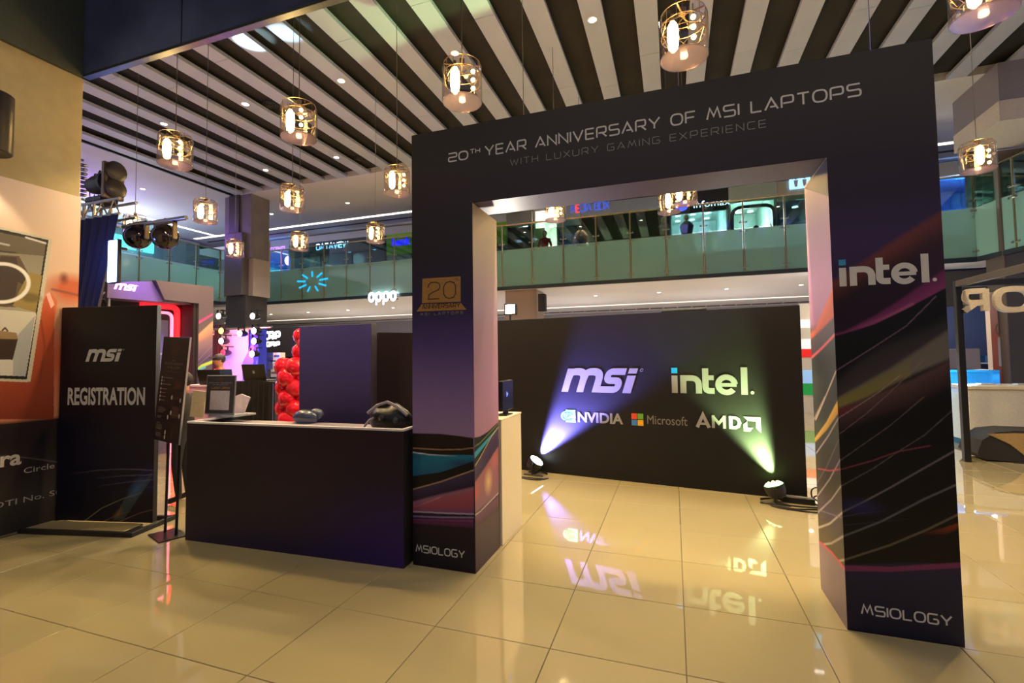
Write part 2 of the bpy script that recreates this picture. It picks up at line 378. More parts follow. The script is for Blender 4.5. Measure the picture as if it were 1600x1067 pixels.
# ------------------------------------------------------------------ setting: floor of single tiles
TS = 0.8
fl = MB(); fl.box(-30, 22, -8, 27, -.25, -.006)
floor = struct('floor', fl, mat('grey_grout', (92, 80, 60), .8))
FM = floor_mat()
tb = MB(); tb.box(.0025, TS-.0025, .0025, TS-.0025, -.02, 0, .0025)
tile0 = tb.obj('tile', FM, floor); first = True
rows = []
for j in range(-2, 12):
    for i in range(-10, 10): rows.append((i, j))
for i, j in rows:
    if first: t = tile0; first = False
    else: t = tile0.copy(); COL.objects.link(t); t.parent = floor
    t.location = (i*TS, j*TS, 0)
far = MB()
for i in range(-37, 27):
    for j in range(-10, 33):
        if (i, j) in set() or (-10 <= i < 10 and -2 <= j < 12): continue
        far.box(i*TS+.0025, (i+1)*TS-.0025, j*TS+.0025, (j+1)*TS-.0025, -.02, 0)
tag(far.obj('distant_tiles', FM, floor), kind='stuff')

# left wall end with its poster side, dark soffit above it
struct('wall_left', MB().box(-9.5, -5.87, -8, 1.47, 0, 5.25, .01), mat('beige_plaster', (176, 160, 118), .8, noise=.05, scale=8, bump=.1))
struct('trim_1', MB().box(-9.5, -5.83, -8, 1.44, 5.25, 8.3), mat('dark_green_soffit', (66, 72, 62), .8))
bh = MB().box(-5.85, 12, 1.45, 1.5, 5.27, 8.3)
tr = struct('trim_2', bh, mat('dark_tinted_glass', (84, 94, 126), .06, spec=1.0, noise=.3, scale=1.2))
MB().box(-5.85, 12, 1.44, 1.52, 5.25, 5.285, .004).obj('edge_strip', mat('grey_metal_edge', (90, 96, 100), .35, .8), tr)
for x in (-4.2, -2.35, -.5, 1.35, 3.2, 5.05):
    MB().box(x-.006, x+.006, 1.443, 1.45, 5.285, 8.3).obj('glass_joint', mat('grey_metal_edge'), tr)
struct('ceiling_near', MB().box(-9.5, 22, -8, 1.44, 8.3, 8.5), mat('near_soffit_paint', (110, 108, 112), .8))
struct('wall_behind', MB().box(-9.5, 22, -8.2, -8, 0, 4.5), mat('dim_back_wall', (120, 105, 85), .8))

# slatted ceiling
SX0, SX1, SY0, SY1, ZC = -14.65, 9.4, 1.5, 11.25, 8.0
dk = MB().box(SX0, SX1, SY0, SY1, ZC+.18, ZC+.3)
ceil = struct('ceiling', dk, mat('dark_plenum', (34, 31, 28), .9, noise=.35, scale=1.5))
SLAT = mat('painted_slat', (164, 170, 190), .6, noise=.03, scale=2)
PITCH = .9275
x = .289
k0 = int((x-SX0)/PITCH)
for k in range(-k0, 10):
    xx = x+k*PITCH
    ys = [SY0, 4.3+.35*((k*7) % 5), 7.9+.3*((k*5) % 4), SY1]
    for a, b in zip(ys, ys[1:]): MB().box(xx, xx+.385, a+.003, b-.003, ZC, ZC+.08, .003).obj('slat', SLAT, ceil)
MB().box(SX0-.06, SX0, SY0, SY1, ZC-.03, ZC+.3).obj('edge_strip', BLACK, ceil)
VENT = mat('dark_vent', (46, 42, 38), .5)
for (px, py) in ((142, 0), (545, 250), (563, 248), (423, 164)):
    if py == 0: continue
    p = at(px, py, z=ZC+.14)
    m = MB()
    for r in (.17, .11, .05): m.tube([(r*math.cos(a), r*math.sin(a), 0) for a in np.linspace(0, 2*PI, 19)], .014, 5)
    o = m.obj('round_diffuser', VENT, None, (p[0], p[1], ZC+.145)); tag(o, 'dark round air diffuser, '+{545: 'left one of the pair near the arch corner', 563: 'right one of the pair near the arch corner', 423: 'beside the lilac-based pendant lamp'}[px], 'vent', 'round ceiling diffusers')
# pale ceilings round the atrium
PALE = mat('pale_ceiling_paint', (196, 194, 196), .75, noise=.03, scale=1)
c2 = MB(); c2.box(SX0-.06, 14, SY1, 17.2, ZC, ZC+.2); c2.box(-26, SX0-.06, 1.5, 17.2, ZC, ZC+.2)
c2 = struct('ceiling_far', c2, PALE)
COVE = mat('cove_glow', (255, 250, 235), emit=(255, 244, 225), es=1.3)
MB().box(-22, 14, 15.35, 15.5, ZC-.02, ZC+.0).obj('cove_light', COVE, c2)
MB().box(-22, 14, 16.1, 16.22, ZC-.015, ZC+.0).obj('air_slot', BLACK, c2)
MB().box(-20.6, -20.45, 4, 15.4, ZC-.02, ZC).obj('cove_light', COVE, c2)
c3 = MB().box(-26, 14, 13.7, 25, 4.18, 4.28)
c3 = struct('ceiling_lower', c3, mat('pale_lilac_ceiling', (226, 222, 232), .7, noise=.02, scale=1))
MB().box(-26, 14, 20.6, 20.8, 4.165, 4.18).obj('cove_light', mat('dim_cove', (240, 232, 210), emit=(255, 240, 215), es=.7), c3)
vent = MB()
for k in range(60): vent.box(-26+k*.66, -26+k*.66+.6, 23.1, 23.35, 4.16, 4.18)
tag(vent.obj('air_grille', BLACK, c3), kind='stuff')
UPSLAB = struct('floor_upper', MB().box(-26, 14, 13.62, 24, 4.28, 4.95).box(-26, -17.5, 3, 13.7, 4.28, 4.95), mat('slab_edge', (110, 105, 120), .6))
struct('wall_back', MB().box(-30, 18, 24.6, 24.8, 0, 8.2), mat('back_wall_lilac', (150, 146, 160), .8))
struct('wall_far_left', MB().box(-26.2, -26, 1.5, 25, 0, 8.2), mat('back_wall_lilac'))

# stone columns of the mall
STONE = mat('grey_stone_cladding', (120, 112, 112), .4, noise=.12, scale=2)
DSTONE = mat('dark_stone_cladding', (66, 60, 58), .35, noise=.15, scale=2)
BEIGE = mat('beige_stone_cladding', (176, 160, 148), .5, noise=.08)
p = at(369, 306, z=ZC)
pl = thing('pillar', 'tall grey stone pillar at the far left corner of the slatted ceiling', 'pillar', (p[0], p[1]+.35, 0), kind='structure')
MB().box(-.55, -.25, -.35, .5, 5.6, 8).box(.2, .75, -.35, .5, 5.6, 8).obj('cladding', STONE, pl)
MB().box(-.27, .22, -.42, .5, 5.6, 8).obj('cladding', DSTONE, pl)
MB().box(-.72, -.35, -.2, .6, 4.2, 6.9).box(.35, .72, -.2, .6, 4.2, 6.4).obj('cladding', BEIGE, pl)
MB().box(-.38, .5, -.5, .6, 4.2, 6.55, .02).obj('cladding', mat('mid_stone', (96, 90, 92), .35), pl)
MB().box(-.4, .6, -.4, .6, 0, 4.2, .02).obj('cladding', DSTONE, pl)
p = at(815, 480, y=14.2)
struct('pillar', MB().box(p[0]-.55, p[0]+.62, 14, 15, 0, 4.18, .02), mat('brown_stone_column', (150, 130, 122), .4, noise=.1))
bm_ = MB().box(7.5, 14, 10.84, 12.6, 7.16, 8.0)
bmo = struct('trim_3', bm_, mat('lilac_grey_beam', (136, 132, 142), .6))
MB().box(7.48, 14, 10.82, 12.6, 6.72, 7.16).obj('lower_band', mat('warm_white_beam', (205, 196, 188), .6), bmo)
px0 = at(1519, 180, y=13.8)[0]; px1 = at(1539, 180, y=13.8)[0]; struct('pillar', MB().box(px0, px1, 13.8, 14.3, 4.95, 8), DSTONE)
struct('pillar', MB().box(8.35, 9.3, 12.7, 13.4, 0, 6.72, .02), mat('brown_dark_stone', (84, 74, 66), .35))

# ------------------------------------------------------------------ balustrades of the upper floor
FROST = glass_mat('frosted_green_glass', (190, 225, 210), rough=.03, refl=.17, frost=.85, diff=(176, 224, 212))
CLEAR = glass_mat('clear_green_glass', (196, 226, 220), rough=.01, refl=.16)
BRASS = mat('brass_steel_post', (168, 156, 118), .3, .9)
def balustrade(label, p0, p1, posts, off=0.0, skip=()):
    """glass balustrade from p0 to p1 (x,y) with posts every 1.08 m"""
    L = math.dist(p0, p1); a = math.atan2(p1[1]-p0[1], p1[0]-p0[0])
    t = thing('glass_balustrade', label, 'railing', (p0[0], p0[1], 4.25), a)
    n = max(1, round(L/1.085)); st = L/n
    post = MB().box(-.02, .02, -.05, -.01, -.05, 2.12, .004); 
    fr = MB().box(.03, st-.03, -.035, -.02, 0, 1.27); cl = MB().box(.03, st-.03, -.03, -.018, 1.3, 2.12)
    cm = MB()
    for z in (.12, 1.18, 1.45):
        for s_ in (-1, 1):
            cm.cyl((0, -.06, z), (s_*.085, -.045, z+.02), .012, n=6); cm.cyl((s_*.085, -.065, z+.02), (s_*.085, -.03, z+.02), .028, n=8)
    o = {}
    for k in range(n+1):
        for nm, mb, m in (('post', post, BRASS), ('clamp', cm, CHROME), ('frosted_panel', fr, FROST), ('clear_panel', cl, CLEAR)):
            if k == n and 'panel' in nm: continue
            if nm in o: c = o[nm].copy(); COL.objects.link(c); c.parent = t
            else: c = mb.obj(nm, m, t); o[nm] = c
            c.location = (k*st, 0, 0)
            if nm == 'clamp': c['kind'] = 'stuff'
    MB().cyl((0, -.03, 2.14), (L, -.03, 2.14), .03, n=8).obj('handrail', mat('handrail_steel', (210, 200, 170), .2, 1.0), t, smooth=True)
    MB().box(0, L, -.06, .05, -.12, -.01).obj('bottom_rail', mat('dark_edge_rail', (50, 60, 66), .4, .5), t)
    return t
X0 = -4.758-1.0835*10
balustrade('long green glass balustrade along the far upper floor', (X0, 13.5), (X0+1.0835*22, 13.5), 0)
balustrade('short angled corner run of green glass balustrade', (-16.9, 12.6), (X0, 13.5), 0)
balustrade('green glass balustrade of the left upper gallery', (-16.9, 4), (-16.9, 12.6), 0)
balustrade('green glass balustrade turning towards the viewer at right', (X0+1.0835*22, 13.5), (X0+1.0835*22+1.2, 8.0), 0)

# ------------------------------------------------------------------ upper floor shops
def shop(label, x0, x1, y0, depth, z0, z1, wallc, lamp, n_l=6, shelf=True, glass=True, es=2.0, warm=(255, 250, 240), tint=(205, 220, 225), boxes=24, frame=(40, 42, 48), slope=False):
    t = thing('shop_unit', label, 'shop', (x0, y0, z0)); w = x1-x0; h = z1-z0
    wm = mat('shop_wall_%d_%d_%d' % wallc, wallc, .6)
    MB().box(.0, w, depth-.1, depth, 0, h).obj('back_wall', wm, t)
    MB().box(0, .08, .1, depth-.1, 0, h).obj('side_wall', wm, t); MB().box(w-.08, w, .1, depth-.1, 0, h).obj('side_wall', wm, t)
    MB().box(0, w, .1, depth, h, h+.08).obj('shop_ceiling', wm, t)
    rnd = random.Random(label)
    LM = mat('lamp_panel_%d' % warm[2], (255, 255, 255), emit=warm, es=es*2)
    for k in range(n_l):
        x = w*(k % 3+.6)/3.4; y = depth*(.25+.6*(k//3)/max(1, (n_l-1)//3+.001)) if n_l > 3 else depth*.5
        MB().lathe([(.12, 0), (.10, .03)], 12, (x, y, h-.04)).obj('ceiling_lamp', LM, t)
    light('shop_light', 'POINT', (w/2, depth*.45, h*.7), lamp, tuple(lin(warm)), .3, t)
    if shelf:
        for zz in (.3, .85, 1.4): 
            sh = MB().box(.2, w-.2, depth-.5, depth-.12, zz, zz+.04).obj('shelf', mat('shelf_white', (190, 190, 195), .5), t)
        for zz in (.34, .89, 1.44):
            x = .25
            while x < w-.5:
                bw = rnd.uniform(.15, .4); bh_ = rnd.uniform(.15, .42)
                c = rnd.choice([(60, 110, 170), (210, 210, 215), (40, 45, 60), (150, 160, 175), (190, 70, 60), (90, 150, 170)])
                MB().box(x, x+bw, depth-.45, depth-.2, zz, zz+bh_, .01).obj('product_box', mat('product_%d_%d_%d' % c, c, .5), t); x += bw+rnd.uniform(.05, .25)
    if glass:
        n = max(1, int(w/1.4))
        for k in range(n): MB().box(k*w/n+.03, (k+1)*w/n-.03, .03, .045, .05, min(h, 2.4)).obj('shop_window', glass_mat('shop_glass', tint, refl=.12), t)
        for k in range(n+1): MB().box(max(.003, k*w/n-.03), min(w-.003, k*w/n+.03), 0, .07, 0, min(h, 2.45)).obj('mullion', mat('mullion_%d' % frame[0], frame, .4), t)
    return t
Y2, Z2 = 17.0, 4.95
def X(px, y=Y2, py=370): return float(at(px, py, y=y)[0])
def fascia(t, u0, u1, v0, v1, c, name='fascia'):
    return MB().box(u0+.003, u1-.003, -.12, .0, v0, v1, .01).obj(name, mat('fascia_%d_%d_%d' % c, c, .5), t)
def zz(px, py, y=Y2): return float(at(px, py, y=y)[2])
# blue-lit shop
a, b = X(392), X(455)
t = shop('blue-lit shop with a purple sign beside the far left pillar', a, b, Y2, 4, Z2, 7.9, (60, 110, 190), 160, warm=(150, 200, 255), es=1.5, boxes=8)
fascia(t, 0, b-a, 2.35, 2.95, (170, 175, 195)); font_text('sign_lettering', 'FASHION ACCENTS', .26, mat('purple_sign', (120, 70, 220), emit=(150, 90, 255), es=3), t, (.1, -.13, 2.42), xs=1.0)
MB().box(0, b-a, .2, .3, 1.5, 1.56).box(.5, b-a, .3, .4, .9, .95).obj('display_rail', BLACK, t)
# dataview
a2 = X(600)
t = shop('dark-fronted shop with a blue DATAVIEW sign', b, a2, Y2, 4, Z2, 7.9, (62, 66, 74), 40, n_l=9, warm=(235, 240, 255))
fascia(t, 0, a2-b, 2.0, 2.62, (62, 62, 66)); fascia(t, 0, a2-b, 2.62, 2.95, (190, 188, 190), 'bulkhead')
q = at(497, 384, y=Y2); q2 = at(546, 375, y=Y2)
fl_ = Flat(); wide_text(fl_, 'DATAVIEW', q[0]-b, q2[0]-b, 2.24, .26, .2); fl_.obj('sign_lettering', mat('blue_white_sign', (160, 200, 255), emit=(140, 190, 255), es=2.5), t, (0, -.125, 0))
# green sign shop
a3 = X(700)
t = shop('shop with a lime green sign and blue letters', a2, a3, Y2, 4, Z2, 7.9, (90, 84, 86), 60, warm=(255, 235, 230))
fascia(t, 0, a3-a2, 2.6, 2.95, (190, 188, 190), 'bulkhead'); fascia(t, .2, 3.3, 1.62, 2.6, (130, 180, 20), 'green_sign_board')
font_text('sign_lettering', 'bank', .5, mat('deep_blue_sign', (30, 30, 230), emit=(30, 20, 240), es=1.5), t, (.5, -.13, 2.05), off=.02)
# behind the arch lintel up to its right jamb
a4 = X(774); a5 = X(793)
t = shop('narrow shop with a lime green sign edge beside the arch leg', a3, a5, Y2, 4, Z2, 7.9, (80, 80, 84), 30)
fascia(t, 0, a5-a3, 1.6, 2.6, (130, 180, 20), 'green_sign_board'); fascia(t, 0, a5-a3, 2.6, 2.95, (190, 188, 190), 'bulkhead')
a6 = X(833)
t = shop('dark shuttered shop beside the red-shirted person', a5, a6, Y2, 4, Z2, 7.9, (58, 54, 54), 6, shelf=False, glass=False, n_l=1)
MB().box(.1, a6-a5-.1, .02, .08, 0, 2.3).obj('shutter', mat('brown_shutter', (62, 54, 50), .6), t); fascia(t, 0, a6-a5, 2.35, 2.95, (140, 138, 132))
a7 = X(872)
t = shop('pale open shop front behind the red-shirted person', a6, a7, Y2, 3, Z2, 7.9, (196, 194, 182), 90, glass=False, shelf=False)
MB().box(.1, .5, -.02, .1, .9, 2.2, .01).obj('green_notice', mat('pale_green_notice', (170, 200, 120), .5), t)
for k in range(5): MB().box(1.15, 1.9, -.02, .05, .4+.3*k, .62+.3*k, .01).obj('blue_poster', mat('blue_poster', (70, 100, 200), .4), t)
a8 = X(1046)
t = shop('dark glass shop with a white bulkhead reading MEDIA BOX', a7, a8, Y2, 4, Z2, 7.9, (50, 58, 66), 50, n_l=9, es=3)
fascia(t, 0, a8-a7, 2.15, 2.95, (175, 186, 196), 'bulkhead')
q = at(893, 330, y=Y2); q2 = at(953, 328, y=Y2); hh = .3
S1 = mat('navy_sign', (40, 50, 120), emit=(60, 80, 180), es=.6); S2 = mat('red_sign', (220, 50, 60), emit=(230, 50, 60), es=.9)
f1 = Flat(); f2 = Flat(); w_ = (q2[0]-q[0])/9.2; u = q[0]-a7
vv = q[2]-Z2-.1; wide_text(f1, 'M', u, u+1.0*w_, vv, hh, .2); wide_text(f2, 'E', u+1.25*w_, u+2.05*w_, vv, hh, .2); wide_text(f1, 'DIA', u+2.35*w_, u+4.9*w_, vv, hh, .2); wide_text(f1, 'BOX', u+5.7*w_, u+9.1*w_, vv, hh, .2)
f1.obj('sign_lettering', S1, t, (0, -.125, 0)); f2.obj('sign_lettering', S2, t, (0, -.125, 0))
wv = a8-a7; MB().prism([(wv*.35, .6), (wv*.9, .6), (wv*.97, 2.1), (wv*.25, 2.1)], -1.2, -.6).obj('kiosk_canopy', mat('dark_brown_canopy', (48, 38, 34), .4), t)
a9 = X(1140)
t = shop('bright white shop with rows of lamps and a black Infomax sign', a8, a9, Y2, 4.5, Z2, 7.9, (196, 206, 206), 150, n_l=12, es=4)
fascia(t, 0, a9-a8, 2.15, 2.95, (24, 22, 24)); font_text('sign_lettering', 'Infomax', .34, mat('white_blue_sign', (230, 230, 255), emit=(220, 225, 255), es=2), t, (.85, -.13, 2.32), xs=1.15)
MB().sph((.45, -.14, 2.45), .2, 12, 8, (1.2, .3, 1)).obj('sign_emblem', mat('blue_emblem', (60, 60, 240), emit=(60, 60, 255), es=3), t)
for k in range(9):
    MB().lathe([(.16, 0), (.05, .1)], 12, ((.2+(k % 3)*.3)*(a9-a8), .6+.9*(k//3), 1.0+.32*(k//3))).obj('pendant_lamp', mat('white_lamp', (255, 255, 255), emit=(255, 255, 250), es=5), t)
a10 = X(1216)
t = shop('shop with a rounded bus-like window frame and lit counter', a9, a10, Y2, 4, Z2, 7.9, (150, 170, 165), 110, n_l=6, glass=False, es=3)
fascia(t, 0, a10-a9, 2.35, 2.95, (190, 196, 176), 'bulkhead')
Fm = Flat(); 
rim = MB(); rp = rounded([(.1, .1), (a10-a9-.1, .1), (a10-a9-.1, 2.2), (.1, 2.2)], .35, True)
rim.tube([(p_[0], .02, p_[1]) for p_ in rp+[rp[0]]], .07, 6); rim.obj('window_frame', mat('teal_dark_frame', (30, 52, 56), .3), t)
MB().box(.6, a10-a9-.2, 2.4, 3.2, 0, 1.0).obj('lit_counter', mat('white_counter_glow', (235, 240, 240), emit=(235, 245, 250), es=.8), t)
a11 = X(1280)
t = shop('dark shop with white lamps under a restroom sign', a10, a11+1.5, Y2, 4, Z2, 7.9, (60, 66, 80), 60, n_l=9, es=3)
fascia(t, 0, a11+1.5-a10, 2.25, 2.95, (188, 168, 140), 'bulkhead')
q = at(1246, 287, y=Y2)
sg = MB().box(q[0]-a10-.28, q[0]-a10+.35, -.2, -.12, q[2]-Z2-.22, q[2]-Z2+.25, .01).obj('restroom_sign', mat('sky_blue_sign', (120, 180, 235), emit=(130, 190, 245), es=1.2), t)
for s_ in (-.11, .15):
    f = Flat(); f.disc((0, .13), .045); f.poly([(-.07, .07), (.07, .07), (.04, -.17), (-.04, -.17)]); f.obj('figure_symbol', WHITE, sg, (q[0]-a10+.02+s_, -.205, q[2]-Z2))
t = shop('blue-lit shop with slanting escalator rails right of the arch', a11+1.6, 13.8, Y2, 4, Z2, 7.9, (60, 100, 170), 160, warm=(150, 190, 255), es=2)
fascia(t, 0, 13.8-a11-1.6, 2.5, 2.95, (190, 186, 180), 'bulkhead')
for k in range(3): MB().tube([(4.2, -.8, .2+.35*k), (7.5, -.8, 1.3+.35*k)], .04).obj('escalator_rail', BLACK, t)
# left gallery shop
t = thing('shop_unit', 'shop with a cyan light-box sign on the left upper gallery', 'shop', (-22.4, 6, Z2))
MB().box(-.2, 0, 0, 10, 0, 3).obj('wall_panel', mat('grey_blue_wall', (150, 160, 175), .6), t)
MB().box(0, .1, 2.2, 7.6, 1.95, 2.5).obj('light_box', mat('cyan_lightbox', (120, 240, 250), emit=(110, 235, 245), es=1.6), t)
for k in range(3): MB().box(.02, .12, 2.6+k*1.6, 3.9+k*1.6, .4, 1.7, .02).obj('shop_window', mat('lit_window', (170, 190, 215), emit=(160, 185, 220), es=.5), t)
light('gallery_light', 'POINT', (2.4, 5, 1.2), 120, (.9, .92, 1), .3, t)
light('gallery_light', 'POINT', (3.4, 2.2, 2.3), 110, (.42, .15, 1), .3, t)

# people (skinned figures)
SKIN = mat('skin', (176, 124, 94), .6); HAIR = mat('dark_hair', (26, 20, 18), .6)
def person(label, loc, rz, shirt, trousers, J=None, seated=False, h=1.68, hair='short', cap=None):
    t = thing('person', label, 'person', loc, rz)
    k = h/1.68
    P = {'pel': (0, 0, .93), 'wst': (0, .01, 1.08), 'chs': (0, .0, 1.28), 'nck': (0, .01, 1.42), 'hd0': (0, -.01, 1.5), 'hd1': (0, -.015, 1.57), 'hd2': (0, 0, 1.63),
         'shL': (-.17, 0, 1.36), 'elL': (-.24, .0, 1.1), 'wrL': (-.24, -.12, .9), 'haL': (-.23, -.17, .84),
         'shR': (.17, 0, 1.36), 'elR': (.24, .0, 1.1), 'wrR': (.24, -.12, .9), 'haR': (.23, -.17, .84),
         'hiL': (-.09, 0, .88), 'knL': (-.1, -.02, .48), 'anL': (-.1, .02, .08), 'toL': (-.11, -.13, .03),
         'hiR': (.09, 0, .88), 'knR': (.1, -.02, .48), 'anR': (.1, .02, .08), 'toR': (.11, -.13, .03)}
    if seated:
        for s_, g in (('L', -1), ('R', 1)):
            P['kn'+s_] = (g*.12, -.42, .9); P['an'+s_] = (g*.12, -.42, .5); P['to'+s_] = (g*.12, -.56, .46)
    if J: P.update(J)
    Rd = {'pel': .14, 'wst': .125, 'chs': .15, 'nck': .055, 'hd0': .07, 'hd1': .085, 'hd2': .075, 'sh': .065, 'el': .043, 'wr': .03, 'ha': .033, 'hi': .09, 'kn': .06, 'an': .04, 'to': .04}
    E = [('pel', 'wst'), ('wst', 'chs'), ('chs', 'nck'), ('nck', 'hd0'), ('hd0', 'hd1'), ('hd1', 'hd2')]
    for s_ in 'LR': E += [('chs', 'sh'+s_), ('sh'+s_, 'el'+s_), ('el'+s_, 'wr'+s_), ('wr'+s_, 'ha'+s_), ('pel', 'hi'+s_), ('hi'+s_, 'kn'+s_), ('kn'+s_, 'an'+s_), ('an'+s_, 'to'+s_)]
    names = list(P); me = bpy.data.meshes.new('body')
    me.from_pydata([tuple(c*k for c in P[n]) for n in names], [(names.index(a), names.index(b)) for a, b in E], [])
    o = bpy.data.objects.new('body', me); COL.objects.link(o)
    md = o.modifiers.new('s', 'SKIN'); md.use_smooth_shade = True
    for i, n in enumerate(names):
        r = Rd.get(n, Rd.get(n[:2], .05))*k; ry = r*.72 if n in ('pel', 'wst', 'chs') else r
        me.skin_vertices[0].data[i].radius = (r, ry) if n in ('pel', 'wst', 'chs') else (r, r)
        me.skin_vertices[0].data[i].use_root = (n == 'pel')
    sb = o.modifiers.new('b', 'SUBSURF'); sb.levels = 2; sb.render_levels = 2
    dg = bpy.context.evaluated_depsgraph_get(); dg.update(); m2 = bpy.data.meshes.new_from_object(o.evaluated_get(dg))
    bpy.data.objects.remove(o)
    m2.materials.clear()
    for m in (SKIN, shirt, trousers, DARK): m2.materials.append(m)
    el = [Vector(P['elL'])*k, Vector(P['elR'])*k]; ha = [Vector(P['haL'])*k, Vector(P['haR'])*k]
    for f in m2.polygons:
        c = f.center; mi = 1
        dh = min((c-h_).length for h_ in ha)
        if c.z > 1.41*k: mi = 0
        elif dh < .16*k: mi = 0
        elif c.z < .94*k and abs(c.x) < .22*k: mi = 2
        if c.z < .09*k: mi = 3
        f.material_index = mi
    b = bpy.data.objects.new('body', m2); COL.objects.link(b); b.parent = t
    hp = Vector(P['hd1'])*k
    hr = MB().sph((hp.x, hp.y+.022, hp.z+.03), .098*k, 14, 10, (.92, 1.0, 1.05)); hr.obj('hair', HAIR, t, smooth=True)
    fc = MB().sph((hp.x, hp.y-.012, hp.z-.012), .088*k, 14, 10, (.86, 1.0, 1.18)); 
    fc.sph((hp.x, hp.y-.102, hp.z-.02), .014, 8, 6, (1, 1, 1.5)); 
    for s_ in (-1, 1): fc.sph((hp.x+s_*.078, hp.y+.0, hp.z-.01), .02, 8, 6, (.5, .8, 1.3))
    fc.obj('face', SKIN, t, smooth=True)
    ey = MB()
    for s_ in (-1, 1): ey.sph((hp.x+s_*.03, hp.y-.09, hp.z+.0), .011, 8, 6, (1.3, .6, .8)).box(hp.x+s_*.03-.018, hp.x+s_*.03+.018, hp.y-.096, hp.y-.085, hp.z+.022, hp.z+.03)
    ey.obj('eyes', HAIR, t); MB().sph((hp.x, hp.y-.086, hp.z-.06), .02, 8, 6, (1.2, .5, .35)).obj('mouth', mat('lips', (150, 80, 70), .5), t)
    if cap:
        c = MB().sph((hp.x, hp.y, hp.z+.045), .103*k, 14, 10, (.95, 1.05, .85)).box(hp.x-.06, hp.x+.06, hp.y-.17, hp.y-.08, hp.z+.045, hp.z+.057, .005); c.obj('cap', cap, t, smooth=True)
    for s_, hv in zip((-1, 1), ha):
        el_ = el[0] if s_ < 0 else el[1]; d = (hv-el_).normalized(); side = d.cross(Vector((0, 0, 1))).normalized() if abs(d.z) < .95 else Vector((1, 0, 0))
        fm = MB()
        for i in range(4):
            o_ = side*(i-1.5)*.02; ln = (.06, .072, .068, .052)[i]; p0 = hv+o_; p1 = p0+d*ln*.55; p2 = p1+(d+Vector((0, 0, -.6))).normalized()*ln*.5
            fm.tube([p0, p1, p2], .009, 6)
        fm.tube([hv+side*s_*-.02, hv+side*s_*-.05+d*.02, hv+side*s_*-.055+d*.05], .01, 6)
        fm.obj('fingers', SKIN, t, smooth=True)
    return t
q = at(850, 352, y=16.2)
person('person in a red shirt standing at the upper floor railing', (float(at(851, 352, y=15.6)[0]), 15.6, 4.95), .2, mat('red_shirt', (190, 30, 34), .7), mat('black_trousers', (24, 22, 26), .7))
person('person in dark clothes seated by the lit upper floor counter', (float(at(1181, 345, y=16.2)[0]), 16.2, 4.55), 2.6, mat('dark_shirt', (26, 26, 34), .7), mat('black_trousers'), seated=True)
def mannequin(label, px, c, y=15.8):
    x_ = float(at(px, 360, y=y)[0]); t = thing('mannequin', label, 'mannequin', (x_, y, 4.95))
    MB().lathe([(.3, 0), (.3, .03)], 16).cyl((0, 0, .03), (0, 0, .6), .03).obj('base', DARK, t)
    MB().lathe([(.26, .55), (.2, .8), (.17, 1.1), (.24, 1.4), (.15, 1.52), (.06, 1.58)], 16).obj('garment', mat('garment_%d' % c[0], c, .8), t, smooth=True)
    MB().sph((0, 0, 1.7), .1, 12, 8, (.85, 1, 1.15)).obj('head', mat('mannequin_beige', (170, 140, 110), .5), t, smooth=True)
mannequin('mannequin in a brown coat behind the upper railing', 1037, (92, 66, 50)); mannequin('mannequin in a dark brown coat under the black sign', 1073, (60, 42, 34))
p_ = at(1590-260, 300, y=16)
plant = thing('potted_plant', 'leafy potted plant beside the arch on the upper floor', 'plant', (float(at(1222, 345, y=15.8)[0]), 15.8, 4.95))
MB().lathe([(.16, 0), (.22, .4)], 14).obj('pot', mat('clay_pot', (90, 70, 60), .7), plant)
lf = MB(); rg = random.Random(3)
for k in range(60):
    a_ = rg.uniform(0, 6.28); e_ = rg.uniform(.2, 1.3); r_ = rg.uniform(.25, .6); c_ = Vector((r_*math.cos(a_)*math.cos(e_), r_*math.sin(a_)*math.cos(e_), .45+r_*math.sin(e_)*1.4)); s_ = Vector((-math.sin(a_), math.cos(a_), 0))*.045
    lf.add([c_*.85+Vector((0, 0, .06)), c_+s_, c_*1.12+Vector((0, 0, .05)), c_-s_], [(0, 1, 2, 3)])
tag(lf.obj('leaves', mat('leaf_green', (60, 90, 50), .5), plant), kind='stuff')

# ------------------------------------------------------------------ ceiling downlights
DL = mat('downlight_glow', (255, 255, 255), emit=(255, 245, 220), es=14)
dl0 = thing('downlight', 'x', 'ceiling light')
MB().lathe([(.1, 0), (.095, -.012), (.07, -.012), (.068, 0)], 18, cap=False).obj('trim_ring', WHITE, dl0, smooth=True)
MB().lathe([(.068, -.004), (.068, -.001)], 16).obj('lens', DL, dl0)
def downlights(lst, z, group, energy, labels=None, color=(1, .9, .74), size=95):
    for i, (x_, y_) in enumerate(lst):
        o = copy_tree(dl0); o.location = (x_, y_, z); o['label'] = labels[i] if labels else group[1](i); o['category'] = 'ceiling light'; o['group'] = group[0]
        if energy: light('lamp', 'SPOT', (0, 0, -.03), energy, color, .06, o, aim=(0, 0, -1), size=size, blend=.6)
ORD = ['first', 'second', 'third', 'fourth', 'fifth', 'sixth', 'seventh', 'eighth', 'ninth', 'tenth']*2
G = [(-.463-2.782*k, yy) for yy in (6.45, 9.78) for k in range(-2, 5) if not (k < 0 and yy > 9)]
downlights(G, ZC, ('downlights in the slatted ceiling', lambda i: ['downlight set into the slats, %s from the right in the nearer row' % ORD[i], 'downlight set into the slats, %s from the right in the farther row' % ORD[i-7]][i >= 7]), 260)
downlights([tuple(at(543, 317, z=ZC)[:2]), tuple(at(424, 334, z=ZC)[:2]), tuple(at(223, 295, z=ZC)[:2]), tuple(at(1505, 170, z=ZC)[:2])], ZC, ('downlights in the pale ceiling', 'x'), 120,
           ['downlight in the pale ceiling above the DATAVIEW shop', 'downlight in the pale ceiling right of the grey pillar', 'downlight in the pale ceiling above the moving head light', 'downlight in the pale ceiling right of the arch'])
